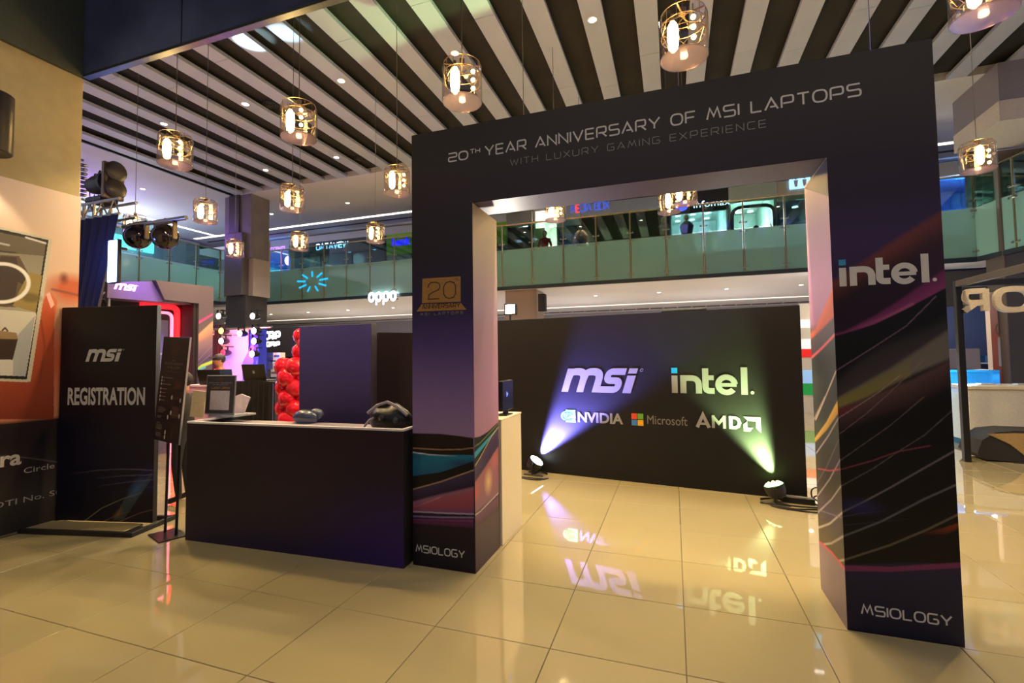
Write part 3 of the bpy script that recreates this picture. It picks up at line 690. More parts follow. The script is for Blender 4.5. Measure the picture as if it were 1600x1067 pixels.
downlights([(-2.05, 16.8), (.32, 16.8), (2.65, 16.8), (5.0, 16.8), (-11.57, 17.3), (-14.1, 17.3), (-16.5, 17.3), (-18.9, 17.3), (9.5, 16.5)], 4.18,
           ('downlights under the upper floor', lambda i: ['small downlight under the upper floor, %s from the left seen through the arch' % ORD[i] if i < 4 else 'small downlight under the upper floor, %s from the right between pillar and arch' % ORD[i-4], 'small downlight under the upper floor, right of the arch beside the letters'][i == 8]), 160)
for ch in list(dl0.children): bpy.data.objects.remove(ch)
bpy.data.objects.remove(dl0)

# ------------------------------------------------------------------ pendant lamps
PG = glass_mat('pendant_glass', (232, 226, 222), rough=.02, refl=.10)
WIRE = mat('dark_bronze_wire', (150, 130, 105), .3, .9)
BULB = mat('warm_bulb', (255, 220, 140), emit=(255, 210, 120), es=60)
BULB_GLINT = mat('warm_bulb_and_glint', (255, 220, 150), emit=(255, 215, 140), es=14)
pr = thing('pendant_lamp', 'x', 'pendant lamp')
MB().lathe([(.185, .2), (.21, .16), (.21, -.2), (.2, -.215)], 28, cap=False).obj('glass_shade', PG, pr, smooth=True)
cg = MB()
for z_ in (.2, .1, 0.0): cg.tube([(.19*math.cos(a), .19*math.sin(a), z_) for a in np.linspace(0, 2*PI, 25)], .004, 5)
for k in range(12):
    a = 2*PI*k/12; b_ = a+.5*(1 if k % 2 else -1)
    cg.tube([(.19*math.cos(a), .19*math.sin(a), .2), (.19*math.cos(a), .19*math.sin(a), .1), (.19*math.cos(b_), .19*math.sin(b_), .0)], .003, 5)
cg.obj('wire_cage', WIRE, pr)
MB().lathe([(.205, -.21), (.205, -.2)], 28).obj('bottom_disc', glass_mat('lilac_glass_disc', (205, 190, 205), rough=.15, refl=.2, frost=.13, diff=(180, 170, 200)), pr)
MB().lathe([(.03, -.198), (.035, -.19), (.03, -.16)], 12).obj('bulb_and_glint', BULB_GLINT, pr)
MB().lathe([(.015, -.15), (.04, -.12), (.05, -.02), (.045, .08), (.02, .13)], 14, (-.075, -.06, 0)).obj('bulb', BULB, pr, smooth=True)
for k in range(3): MB().sph((.11, -.09, .08-.09*k), .022, 10, 8).obj('bulb_and_glint', BULB_GLINT, pr, smooth=True)  # reflections of other lamps in the glass, modelled as small glowing balls
MB().cyl((-.075, -.06, .12), (-.075, -.06, .2), .016).cyl((.11, -.09, .09), (.11, -.09, .2), .006).cyl((0, 0, .2), (0, 0, .26), .03, n=10).box(-.19, .19, -.006, .006, .195, .205).box(-.006, .006, -.19, .19, .195, .205).obj('lamp_holder', WIRE, pr)
MB().cyl((0, 0, .25), (0, 0, 3.42), .005, n=6).obj('cord', mat('grey_cord', (90, 84, 80), .6), pr)
light('lamp', 'POINT', (-.075, -.06, 0), 95, WARM, .045, pr); light('lamp', 'SPOT', (0, 0, -.23), 105, WARM, .035, pr, aim=(0, 0, -3), size=150, blend=.5)
PEND = [
 ((.94, 2.33, 4.7), 'pendant lamp with wire cage hanging above the arch lintel middle'),
 ((-1.24, 2.31, 4.7), 'large glowing pendant lamp above the left end of the arch lintel'),
 ((-3.425, 2.36, 4.7), 'pendant lamp with lilac base hanging left of the arch, over the counter'),
 ((-5.57, 2.4, 4.7), 'pendant lamp hanging nearest the beige wall under the slats'),
 ((-3.39, 4.5, 4.7), 'pendant lamp just left of the arch, hanging lower than the ceiling edge'),
 ((-5.576, 4.55, 4.7), 'pendant lamp in front of the pale ceiling right of the grey pillar'),
 ((-7.67, 4.54, 4.7), 'pendant lamp in front of the purple glow on the ceiling'),
 ((-9.9, 4.7, 4.7), 'pendant lamp above the blue light bar on the truss'),
 ((-7.76, 7.12, 4.7), 'pendant lamp hanging before the purple shop sign'),
 ((-5.6, 7.14, 4.7), 'pendant lamp hanging between the DATAVIEW sign and the green sign'),
 ((-9.82, 7.1, 4.7), 'pendant lamp hanging in front of the grey pillar'),
 ((5.1, 6.75, 4.7), 'glowing pendant lamp right of the arch leg before the railing'),
 ((3.19, 2.6, 4.7), 'pendant lamp cut off by the top right of the view'),
 ((-1.34, 6.97, 4.7), 'pendant lamp seen through the arch at left, beside the red shirt'),
 ((.773, 7.26, 4.7), 'left one of two close pendant lamps seen through the arch'),
 ((1.045, 6.8, 4.7), 'right one of two close pendant lamps seen through the arch'),
 ((.94, 4.55, 4.7), 'x'), ((-1.24, 4.55, 4.7), 'x'), ((3.1, 4.55, 4.7), 'x')]
first = True
for ip_, (pos, lab) in enumerate(PEND):
    if first: o = pr; first = False
    else: o = copy_tree(pr)
    if lab == 'x': lab = 'pendant lamp hidden behind the arch lintel, '+{16: 'over the passage middle', 17: 'behind its left corner', 18: 'behind its right corner'}[ip_]
    o.location = pos; o['label'] = lab; o['category'] = 'pendant lamp'; o['group'] = 'caged glass pendant lamps under the slatted ceiling'
    o.rotation_euler = (0, 0, random.Random(lab).uniform(-.6, .8))
o = MB().lathe([(.2, -.16), (.19, .0), (.13, .13), (.05, .2)], 20, cap=False).obj('glass_bell', PG, None, tuple(at(908, 372, y=9)), smooth=True); tag(o, 'unlit clear glass bell pendant seen through the arch', 'pendant lamp')
MB().cyl((0, 0, .2), (0, 0, 3.9), .005, n=6).obj('cord', mat('grey_cord'), o)
# ------------------------------------------------------------------ the entrance arch
AX0, AX1, AI0, AI1, AY0, AY1, AH, AL = -1.44, 2.425, -.842, 1.812, 1.612, 2.215, 3.868, 3.17
arch = thing('entrance_arch', 'tall dark purple entrance arch with swoosh prints, 20TH YEAR ANNIVERSARY lettering and intel logo', 'arch', (0, AY0, 0))
AD = AY1-AY0
CORE = mat('arch_vinyl_plain', (66, 56, 74), .5)
MB().box(AX0, AI0, .002, AD, 0, AL, .003).obj('leg', CORE, arch); MB().box(AI1, AX1, .002, AD, 0, AL, .003).obj('leg', CORE, arch)
AB = AL+.07; ml = MB().add([(AX0, .002, AL), (AX1, .002, AL), (AX1, AD, AB), (AX0, AD, AB), (AX0, .002, AH), (AX1, .002, AH), (AX1, AD, AH), (AX0, AD, AH)], [(3, 2, 1, 0), (4, 5, 6, 7), (0, 1, 5, 4), (1, 2, 6, 5), (2, 3, 7, 6), (3, 0, 4, 7)])
ml.obj('lintel', CORE, arch)
def z1(u, px, py): return at(px, py, y=AY0)[2]
# front print of the lintel
P_ = Paint(AX0, AX1, AL, AH, .02); P_.base([(AL, (52, 40, 46)), (3.5, (54, 46, 42)), (AH, (52, 46, 40))])
P_.ell((1.9, 3.15), 1.1, .55, (44, 26, 34), .8); P_.obj('printed_graphic', PRINT, arch, (0, 0, 0))
# left leg front
L1 = conv({'y': AY0}, 640, 640, 4.104)
P_ = Paint(AX0, AI0, 0, AL, .006)
P_.base([(0, (26, 20, 32)), (.75, (30, 22, 34)), (1.15, (146, 122, 168)), (1.5, (124, 102, 158)), (1.95, (76, 62, 124)), (2.25, (46, 38, 78)), (2.7, (42, 36, 48)), (AL, (48, 40, 42))])
P_.band(L1((-5, 150), (200, 155), (330, 170), (409, 182)), L1((-5, 760), (409, 780)), (30, 20, 18), (26, 18, 28), soft=.006)
P_.line(L1((-5, 245), (200, 257), (330, 255), (409, 245)), .010, (150, 118, 92))
P_.band(L1((-5, 272), (130, 288), (409, 292)), L1((-5, 430), (200, 402), (409, 330)), (20, 120, 150), (24, 92, 128), soft=.006)
P_.ell(L1((340, 350))[0], .18, .05, (40, 50, 100), .8); P_.ell(L1((30, 300))[0], .12, .05, (30, 60, 100), .7)
P_.line(L1((-5, 270), (130, 288), (300, 297)), .010, (225, 225, 235), 1, .1)
P_.band(L1((-5, 430), (200, 402), (409, 330)), L1((-5, 515), (200, 460), (409, 388)), (16, 14, 18))
P_.band(L1((-5, 520), (200, 464), (409, 392)), L1((-5, 598), (200, 545), (409, 498)), (62, 50, 84), (34, 28, 58))
P_.line(L1((-5, 518), (200, 462), (409, 388)), .011, (168, 138, 112))
P_.band(L1((-5, 596), (200, 543), (409, 496)), L1((-5, 655), (409, 668)), (150, 100, 128), (112, 62, 112), soft=.02)
P_.band(L1((-5, 625), (200, 560), (409, 520)), L1((-5, 648), (200, 640), (409, 640)), (165, 78, 92), (150, 66, 86), soft=.03, a=.8)
P_.line(L1((30, 625), (200, 560)), .006, (210, 160, 165), .2, .8)
P_.line(L1((-5, 652), (200, 662), (409, 670)), .012, (170, 160, 195)); P_.line(L1((-5, 682), (200, 690), (409, 692)), .014, (128, 108, 168))
P_.band(L1((-5, 700), (409, 705)), L1((-5, 730), (200, 745), (409, 762)), (118, 52, 106), (62, 28, 62), soft=.012)
P_.line(L1((-5, 712), (409, 728)), .006, (60, 26, 60))
P_.band(L1((-5, 730), (200, 745), (409, 762)), [(AX0, -.1), (AI0, -.1)], (30, 22, 34), (24, 18, 32))
P_.obj('printed_graphic', PRINT, arch, (0, 0, 0), gain=1.0)
# left leg inner face
L2 = conv({'x': AI0}, 640, 640, 4.104, (0, AY0, 0))
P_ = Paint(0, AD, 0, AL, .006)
P_.base([(0, (66, 52, 64)), (.9, (80, 64, 78)), (1.1, (166, 124, 150)), (1.6, (170, 132, 160)), (2.3, (176, 150, 172)), (2.8, (196, 170, 150)), (AL, (206, 178, 140))])  # pale warm upper tones hold the lamp light falling on this face
P_.band(L2((400, 182), (450, 172), (500, 142), (568, 78)), L2((400, 775), (568, 640)), (34, 34, 32), (60, 44, 60), soft=.006)
P_.line(L2((400, 247), (450, 215), (568, 88)), .010, (110, 140, 90)); 
P_.band(L2((400, 292), (568, 112)), L2((400, 335), (568, 120)), (60, 160, 190))
P_.line(L2((400, 390), (450, 310), (530, 160), (568, 110)), .012, (190, 168, 120))
P_.band(L2((400, 395), (450, 318), (530, 172), (568, 130)), L2((400, 490), (450, 420), (568, 235)), (76, 62, 92), (58, 46, 84))
P_.band(L2((400, 490), (450, 420), (568, 235)), L2((400, 680), (568, 535)), (160, 100, 110), (128, 90, 112), soft=.02)
P_.ell(L2((505, 460))[0], .12, .14, (225, 190, 140), .95, 1.0); P_.ell(L2((425, 530))[0], .1, .1, (205, 90, 84), .9); P_.ell(L2((545, 330))[0], .12, .1, (190, 110, 120), .8)
P_.line(L2((400, 690), (450, 655), (568, 535)), .014, (190, 180, 190))
P_.band(L2((400, 700), (568, 560)), L2((400, 765), (568, 630)), (110, 62, 100), (74, 50, 74), soft=.02)
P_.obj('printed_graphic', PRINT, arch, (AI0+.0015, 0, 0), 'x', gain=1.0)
# right leg front
R1 = conv({'y': AY0}, 1270, 380, 4.104); R2 = conv({'y': AY0}, 1260, 620, 3.811)
P_ = Paint(AI1, AX1, 0, AL, .006)
P_.base([(0, (26, 24, 46)), (.48, (40, 34, 66)), (.5, (14, 11, 12)), (1.6, (16, 14, 16)), (2.0, (30, 22, 34)), (2.55, (58, 40, 84)), (2.9, (44, 28, 50)), (AL, (42, 26, 34))])
P_.band(R1((110, 255), (330, 115), (560, -40), (860, -220)), R1((110, 620), (500, 400), (860, 130)), (112, 54, 48), (24, 14, 20), soft=.05)
P_.band(R1((110, 350), (350, 200), (860, -60)), R1((110, 620), (400, 500), (860, 180)), (34, 18, 24), (38, 20, 44), soft=.16)
P_.ell(R1((800, 120))[0], .17, .3, (60, 32, 52), .8)
P_.band(R1((110, 585), (200, 565), (400, 462), (560, 362), (860, 155)), R1((110, 600), (200, 586), (400, 518), (600, 420), (860, 282)), (104, 36, 86), (136, 58, 112), soft=.02, soft2=.008)
P_.line(R1((300, 540), (500, 460), (640, 390)), .02, (190, 110, 150), .1, .5)
P_.band(R1((110, 605), (400, 520), (600, 422), (860, 284)), R2((150, 1000), (940, 980)), (16, 16, 18), (16, 12, 10))
P_.band(R1((150, 880), (300, 750), (450, 650), (600, 590), (740, 540), (870, 460)), R1((150, 1050), (500, 850), (880, 620)), (44, 40, 42), (72, 62, 66), soft=.06)
P_.band(R1((150, 1000), (500, 800), (870, 556)), R1((150, 1062), (350, 985), (500, 905), (700, 815), (880, 740)), (112, 106, 98), (118, 112, 104), soft=.03)
P_.band(R1((150, 1002), (400, 868), (620, 750)), R1((150, 1062), (350, 985), (620, 850)), (126, 120, 62), (136, 126, 60), soft=.03, al=1.0, ar=.55)
P_.band(R2((180, 75), (350, 10), (640, -110), (930, -260)), R2((180, 225), (400, 150), (640, 70), (930, -80)), (92, 66, 66), (26, 18, 18), soft=.03, soft2=.08)
P_.line(R2((185, 95), (330, 45)), .035, (110, 34, 40), .9, .1)
for pts, w, c, a in (([R1, (148, 818), (400, 660), (600, 530), (790, 340)], .007, (118, 92, 112), .9), ([R2, (185, 130), (420, -20), (560, -130)], .006, (170, 140, 150), .7),
    ([R2, (195, 222), (350, 105), (470, 0), (700, -220)], .005, (150, 130, 135), .5), ([R2, (200, 380), (500, 170), (700, 0)], .006, (105, 92, 88), .8), ([R2, (210, 530), (400, 425), (540, 330), (700, 230), (870, 80)], .006, (100, 92, 90), .8),
    ([R2, (200, 434), (400, 378), (540, 327), (740, 290)], .008, (120, 60, 72), .9), ([R2, (210, 688), (350, 620), (500, 540), (700, 425), (885, 320)], .011, (112, 104, 108), .9),
    ([R2, (215, 832), (450, 740), (700, 610), (895, 522)], .012, (100, 98, 104), .9), ([R2, (222, 972), (500, 882), (720, 790), (915, 695)], .013, (104, 94, 78), .9)):
    P_.line(pts[0](*pts[1:]), w, c, a)
P_.ell(R2((320, 655))[0], .16, .07, (44, 40, 104), .75); P_.line(R2((215, 715), (330, 692), (480, 680)), .005, (80, 72, 120), .8, .1); P_.line(R2((215, 765), (420, 745), (640, 725)), .005, (64, 58, 80), .7, .1)
P_.band(R2((690, 812), (820, 780), (925, 745)), R2((690, 820), (830, 818), (880, 800), (925, 770)), (150, 62, 34), (90, 36, 22), soft=.012, al=.1, ar=1)
P_.band(R2((150, 1000), (225, 1003), (500, 1012), (930, 985)), R2((150, 1030), (225, 1037), (500, 1042), (930, 1018)), (122, 50, 92), (116, 46, 98), soft=.005)
P_.obj('printed_graphic', PRINT, arch, (0, 0, 0))
# right leg inner face (seen from the left)
I1 = conv({'x': AI1}, 1270, 380, 4.104, (0, AY0, 0)); I2 = conv({'x': AI1}, 1260, 620, 3.811, (0, AY0, 0))
P_ = Paint(0, AD, 0, AL, .006)
P_.base([(0, (120, 104, 112)), (.5, (140, 122, 134)), (.62, (74, 70, 56)), (1.6, (70, 72, 72)), (2.0, (70, 74, 70)), (2.05, (180, 126, 172)), (2.4, (196, 150, 205)), (2.8, (190, 160, 196)), (AL, (206, 186, 178))])  # lamp light put into the pale beige-lilac upper tones
P_.band(I1((-70, 640), (20, 545), (110, 330), (150, 225)), I1((-70, 660), (0, 610), (70, 560), (150, 470)), (236, 118, 84), (200, 92, 66), soft=.04, soft2=.01)
P_.band(I1((-70, 655), (0, 608), (70, 540), (150, 460)), I1((-70, 780), (0, 725), (150, 590)), (92, 76, 84), (80, 72, 78), soft=.02)
P_.band(I1((-70, 780), (0, 725), (150, 590)), I2((40, 860), (230, 1020)), (62, 70, 66), (82, 76, 62), soft=.01)
P_.ell(I2((130, 690))[0], .5, .18, (84, 74, 108), .8); P_.ell(I2((120, 840))[0], .5, .16, (96, 88, 60), .8)
P_.line(I1((-70, 790), (0, 727), (60, 672), (140, 588)), .022, (232, 110, 122))
P_.line(I1((20, 1130), (60, 1040), (150, 822)), .016, (225, 205, 190)); P_.line(I2((40, 150), (110, 0)), .012, (200, 190, 190))
P_.band(I2((40, 262), (120, 150), (190, 15)), I2((40, 285), (120, 200), (190, 100)), (232, 196, 104), (206, 160, 70), soft=.008)
for pts, w, c in (([(60, 335), (130, 235), (190, 130)], .013, (190, 178, 190)), ([(60, 520), (120, 420), (205, 230)], .008, (130, 126, 138)), ([(60, 600), (140, 490), (205, 370)], .012, (176, 170, 176)),
                  ([(66, 692), (150, 612), (212, 525)], .012, (180, 176, 180)), ([(66, 782), (140, 755), (215, 690)], .014, (196, 190, 180)), ([(66, 884), (150, 872), (222, 830)], .014, (190, 182, 166)),
                  ([(66, 975), (150, 986), (230, 970)], .014, (196, 180, 170)), ([(70, 428), (140, 440), (205, 432)], .010, (190, 90, 96)), ([(70, 672), (130, 692), (212, 720)], .006, (150, 140, 160))):
    P_.line(I2(*pts), w, c)
P_.band(I2((55, 842), (150, 926), (235, 1030)), I2((55, 1300), (235, 1300)), (146, 128, 138), (120, 104, 112), soft=.004)
P_.line(I2((55, 842), (150, 926), (235, 1030)), .020, (226, 84, 110))
P_.obj('printed_graphic', PRINT, arch, (AI1-.0015, 0, 0), 'x', gain=1.0)
# soffit under the lintel, upper corner piece
f = Flat(); f.rect(AI0, AI1, 0, AD); f.obj('lintel_underside', mat('purple_grey_vinyl', (84, 70, 88), .5), arch, (0, .002, AL-.0015), rot=(math.atan2(AB-AL, AD), 0, 0))
f = Flat(); f.poly([(0, AL-.27), (AD, AL-.02), (0, AL-.002)]); f.obj('corner_flap', mat('indigo_vinyl', (48, 44, 92), .4), arch, (AI1-.0022, 0, 0), 'x')
# lettering
f = Flat()
wide_text(f, '20', -1.065, -.88, 3.566, .072, .17, .3); wide_text(f, 'TH', -.855, -.765, 3.607, .036, .2, .35)
wide_text(f, 'YEAR ANNIVERSARY OF MSI LAPTOPS', -.715, 2.022, 3.568, .082, .15, .36)
f.obj('lettering', LETTER, arch, (0, -.001, 0))
f = Flat(); wide_text(f, 'WITH LUXURY GAMING EXPERIENCE', -.487, 1.447, 3.448, .052, .10, .55); f.obj('lettering', mat('dim_lettering', (150, 146, 140), .6), arch, (0, -.001, 0))
for a, b in ((-1.409, -.943), (1.894, 2.365)):
    f = Flat(); wide_text(f, 'MSIOLOGY', a, b, .119, .058, .17, .34); f.obj('lettering', LETTER, arch, (0, -.001, 0))
f = Flat(); d = Flat(); intel_logo(1.852, 2.273, .535, f, d); f.obj('intel_logo', LETTER, arch, (0, -.001, 0)); d.obj('logo_dot', mat('logo_blue', (60, 150, 200), .5), arch, (0, -.001, 0))
GOLD = mat('gold_print', (176, 132, 70), .35, .25); GD = mat('dark_gold_line', (62, 36, 14), .5)
K = lambda *p: [(at(x, y, y=AY0)[0], at(x, y, y=AY0)[2]) for x, y in p]
f = Flat(); f.poly(K((659.5, 473.6), (719.8, 471.3), (719.8, 431.6), (660.2, 435.4))); f.poly(K((650.9, 486.7), (728.8, 483.7), (720.2, 473.2), (658.7, 475.5))); f.obj('anniversary_emblem', GOLD, arch, (0, -.001, 0))
f = Flat()
kk = lambda *p: K(*[(640+x/13.34, 420+y/13.34) for x, y in p])
f.st(kk((385, 400), (400, 330), (450, 285), (560, 280), (620, 310), (632, 380), (600, 440), (480, 490), (410, 540), (390, 635), (625, 620)), .009)
f.st(kk((760, 290), (850, 262), (930, 290), (960, 360), (958, 520), (920, 590), (830, 615), (760, 595), (715, 530), (708, 380)), .009, True)
f.st(kk((950, 205), (985, 203)), .003); f.st(kk((965, 190), (965, 250)), .003); f.st(kk((1000, 190), (1000, 250)), .003); f.st(kk((1000, 220), (1030, 220)), .003); f.st(kk((1030, 220), (1030, 250)), .003)
b0, b1 = kk((270, 845), (1050, 815)); wide_text(f, 'ANNIVERSARY', b0[0], b1[0], b0[1]+.004, .036, .22, .4)
f.obj('emblem_lines', GD, arch, (0, -.0018, 0))
f = Flat(); b0, b1 = kk((225, 975), (1110, 945)); wide_text(f, 'MSI LAPTOPS', b0[0], b1[0], b0[1], .022, .14, .9); f.obj('lettering', mat('dim_lettering'), arch, (0, -.001, 0))
tag(MB().box(AI0+.01, AI0+.016, AY0+.1, AY0+.58, 0, .0).obj('x', BLACK), None) if False else None

# ------------------------------------------------------------------ front counter and side counter
a = at(285, 845, z=0); b = at(635, 886, z=0)
ang = math.atan2(b[1]-a[1], b[0]-a[0])*.6; cw = b[0]-a[0]-.0
ct = thing('registration_counter', 'long dark purple reception counter with white top rim left of the arch', 'counter', (a[0], a[1]+.03, 0), ang)
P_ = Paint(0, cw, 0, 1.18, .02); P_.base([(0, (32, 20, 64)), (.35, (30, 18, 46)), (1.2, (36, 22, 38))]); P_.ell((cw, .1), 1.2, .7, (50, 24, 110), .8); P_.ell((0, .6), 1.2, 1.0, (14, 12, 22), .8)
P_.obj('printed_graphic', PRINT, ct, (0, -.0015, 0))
MB().box(0, cw, 0, .025, 0, 1.18, .002).obj('front_panel', BLACK, ct); MB().box(0, .025, .025, .62, 0, 1.18, .002).obj('side_panel', BLACK, ct)
MB().box(cw-.025, cw, .025, .5, 0, 1.18, .002).obj('side_panel', BLACK, ct)
RIM = mat('white_laminate_edge', (226, 220, 224), .35)
MB().box(0, cw, -.004, .03, 1.18, 1.2, .002).box(0, .03, .03, .62, 1.18, 1.2, .002).box(cw-.03, cw, .03, .5, 1.18, 1.2, .002).obj('top_rim', RIM, ct)
MB().box(.03, cw-.03, .03, .6, 1.12, 1.14).obj('inner_top', mat('counter_inner_top', (150, 140, 150), .4), ct)
sc_ = thing('side_counter', 'white box counter standing behind the left leg of the arch', 'counter', (AI0+.02, 2.24, 0))
MB().box(-.58, 0, 0, .64, 0, 1.2, .004).obj('body', mat('white_counter_board', (226, 214, 182), .5, noise=.02), sc_); MB().box(-.585, .004, -.004, .645, 1.2, 1.215, .002).obj('top_edge', mat('cream_edge', (236, 222, 190), .4), sc_)
m = MB().box(-.05, .0, -.17, .17, .05, .36, .006).cyl((-.03, 0, .01), (-.03, 0, .06), .03).box(-.1, .02, -.1, .1, 0, .012, .003)
o = m.obj('monitor', DARK, None, (AI0-.03, 2.6, 1.2155)); tag(o, 'black display on the white counter behind the left arch leg', 'monitor')
f = Flat(); f.poly([(0, -.03), (.05, 0), (0, .03)]); f.obj('screen_glow', mat('blue_screen', (60, 70, 200), emit=(70, 90, 230), es=2), o, (.0015, -.05, .22), 'x')

# ------------------------------------------------------------------ sponsor backdrop
a = at(870, 740, z=0); b = at(1262, 783, z=0); dv = (b-a)/np.linalg.norm(b-a)
o0 = a-dv*1.58; ang = math.atan2(dv[1], dv[0])
bd = thing('backdrop_wall', 'wide black sponsor backdrop with msi, intel, NVIDIA, Microsoft and AMD logos behind the arch', 'backdrop', (o0[0], o0[1], 0), ang)
BK = mat('black_satin_vinyl', (17, 15, 19), .5, spec=.3, noise=.1, scale=4)
MB().box(0, 4.885, 0, .06, 0, 2.43, .004).obj('panel', BK, bd)
for x_ in (.3, 1.7, 3.1, 4.5): MB().box(x_-.02, x_+.02, .06, .1, 0, 2.3).cyl((x_, .1, 2.0), (x_, .9, .03), .018).box(x_-.05, x_+.05, .8, 1.0, 0, .03).obj('rear_brace', mat('raw_timber', (150, 120, 80), .8), bd)
MB().box(3.2, 3.8, .0, .06, 2.43, 2.46, .01).obj('top_fold', BLACK, bd)
LG = mat('logo_white', (132, 132, 138), .5, noise=.02); ux = 1.58; OFF = (0, -.0015, 0)
msi_logo(ux+.10, 1.272, 1.21).obj('msi_logo', LG, bd, OFF)
f = Flat(); d = Flat(); intel_logo(ux+1.742, 1.292, 1.03, f, d); f.obj('intel_logo', LG, bd, OFF); d.obj('logo_dot', mat('logo_cyan', (0, 150, 205), .5), bd, OFF)
f = Flat(); nx = ux+.088; v0, hh = .805, .19
f.poly([(nx+.08, v0), (nx+.235, v0), (nx+.235, v0+hh), (nx+.08, v0+hh)])
f.poly([(nx, v0+hh*.5)]+[(nx+.11-.11*math.cos(t), v0+hh*.5-.08*math.sin(t)) for t in np.linspace(.15, 1.57, 8)]+[(nx+.11-.11*math.cos(t), v0+hh*.5+.08*math.sin(t)) for t in np.linspace(1.57, .15, 8)])
f.obj('eye_logo', mat('nvidia_green', (90, 200, 90), .5), bd, OFF)
f = Flat()
f.st([(nx+.11+.075*math.cos(t)*1.05, v0+hh*.5+.055*math.sin(t)) for t in np.linspace(.2, 5.6, 22)], .009)
f.st([(nx+.105+.035*math.cos(t)*(1.2), v0+hh*.5+.028*math.sin(t)) for t in np.linspace(-.6, 4.6, 16)], .008)
f.st([(nx+.02, v0+hh*.45), (nx+.06, v0+hh*.15), (nx+.12, v0+hh*.08), (nx+.2, v0+hh*.3)], .009); f.disc((nx+.115, v0+hh*.5), .012)
f.obj('eye_lines', BK, bd, (0, -.0025, 0))
font_text('lettering', 'NVIDIA', .205, LG, bd, (nx+.262, -.0015, v0+.018), off=.007, xs=1.02)
for i, (c, du, dz) in enumerate((((196, 66, 40), 0, 1), ((90, 150, 50), 1, 1), ((50, 110, 190), 0, 0), ((210, 160, 30), 1, 0))):
    f = Flat(); f.rect(ux+1.173+du*.088, ux+1.173+du*.088+.08, .812+dz*.09, .812+dz*.09+.082); f.obj('colour_square', mat('square_%d' % c[0], c, .5), bd, OFF)
font_text('lettering', 'Microsoft', .176, mat('grey_logo', (110, 108, 108), .5), bd, (ux+1.385, -.0015, .845), xs=.80)
f = Flat(); v0, hh = .835, .17; x = ux+2.04
f.st([(x+.02, v0), (x+.095, v0+hh), (x+.17, v0)], .045); f.rect(x+.05, x+.14, v0+.035, v0+.065)
f.st([(x+.222, v0), (x+.222, v0+hh)], .036); f.st([(x+.214, v0+hh*.95), (x+.29, v0+hh*.38), (x+.366, v0+hh*.95)], .036); f.st([(x+.358, v0), (x+.358, v0+hh)], .036)
f.st([(x+.435, v0), (x+.435, v0+hh)], .045); f.st([(x+.42, v0+hh-.02), (x+.49, v0+hh-.02), (x+.525, v0+hh-.04), (x+.54, v0+hh*.5), (x+.525, v0+.04), (x+.49, v0+.02), (x+.42, v0+.02)], .04)
q = x+.585
f.poly([(q, v0+hh), (q+.2, v0+hh), (q+.2, v0-.03), (q+.145, v0+.03), (q+.145, v0+hh-.055), (q+.055, v0+hh-.055)])
f.poly([(q, v0+.07), (q+.045, v0+.11), (q+.045, v0+.03), (q+.11, v0+.03), (q+.075, v0-.02), (q, v0-.02)])
f.obj('amd_logo', LG, bd, OFF)
# par lights on the floor
def par_light(label, loc, rz, tilt, lens_c, es, beam_c, energy, aim, size):
    t = thing('par_light', label, 'stage light', loc, rz)
    T = Matrix.Translation((0, 0, .19)) @ Matrix.Rotation(tilt, 4, 'Y')
    m = MB(); m.T = T; m.lathe([(.05, -.13), (.09, -.11), (.115, -.04), (.12, .03), (.11, .035)], 22).obj('housing', DARK, t, smooth=True)
    m = MB(); m.T = T; m.lathe([(.108, .036), (.1, .044)], 22).obj('lens', mat(lens_c[0], lens_c[1], emit=lens_c[1], es=es), t)
    if lens_c[0] == 'green_leds':
        m = MB(); m.T = T
        for k in range(8): m.sph((.07*math.cos(k*.785), .07*math.sin(k*.785), .045), .02, 8, 6)
        m.obj('led', mat('led_bead', (240, 255, 120), emit=(235, 255, 130), es=6), t)
    for s_ in (-1, 1):
        MB().box(-.015, .015, s_*.13-.006, s_*.13+.006, .03, .22, .002).obj('yoke_arm', DARK, t)
        MB().cyl((0, s_*.115, .19), (0, s_*.155, .19), .02).obj('knob', DARK, t)
        MB().tube([(0, s_*.13, .03), (.1, s_*.1, .02), (.16, s_*.08, .012)], .012).tube([(0, s_*.13, .03), (-.1, s_*.1, .02), (-.16, s_*.08, .012)], .012).obj('foot', DARK, t)
    MB().box(-.02, .02, -.13, .13, .02, .035).obj('yoke_base', DARK, t)
    l = light('beam', 'SPOT', (0, 0, .25), energy, beam_c, .05, None, size=size, blend=.75)
    # local aim
    w = Vector(loc)+Vector((0, 0, .27))+Vector((-math.sin(rz), math.cos(rz), 0))*(.15 if tilt > 0 else .2); l.location = w; l.rotation_euler = (Vector(aim)-w).to_track_quat('-Z', 'Y').to_euler(); 
    l.parent = t; l.matrix_parent_inverse = (Matrix.Translation(loc) @ Matrix.Rotation(rz, 4, 'Z')).inverted()
    return t
def onb(u, v, off=0.0):  # a point of the backdrop
    nrm = np.array([dv[1], -dv[0]]); return (float(a[0]+dv[0]*u+nrm[0]*off), float(a[1]+dv[1]*u+nrm[1]*off), v)
pA = onb(-.27, 0, .2); pB = onb(2.95, 0, .26)
par_light('par light with a white lens on the floor at the left of the black backdrop', pA, ang, .62, ('white_lens', (240, 255, 250)), 6, (.22, .20, 1.0), 6800, onb(.72, 1.6, .03), 50)
par_light('par light with green-white LEDs on the floor at the right of the backdrop', pB, ang, -.3, ('green_leds', (150, 230, 130)), 3, (.62, 1.0, .34), 1900, onb(2.4, 1.5, .03), 48)
pc = onb(3.2, 0, .14)
m = MB().box(-.17, .17, -.05, .05, 0, .075, .008); o = m.obj('power_adapter', DARK, None, pc, (0, 0, ang)); tag(o, 'black power box on the floor at the foot of the backdrop', 'power box')
MB().box(-.14, .14, -.035, .035, .0752, .079).obj('label_strip', mat('grey_label', (120, 112, 100), .5), o)
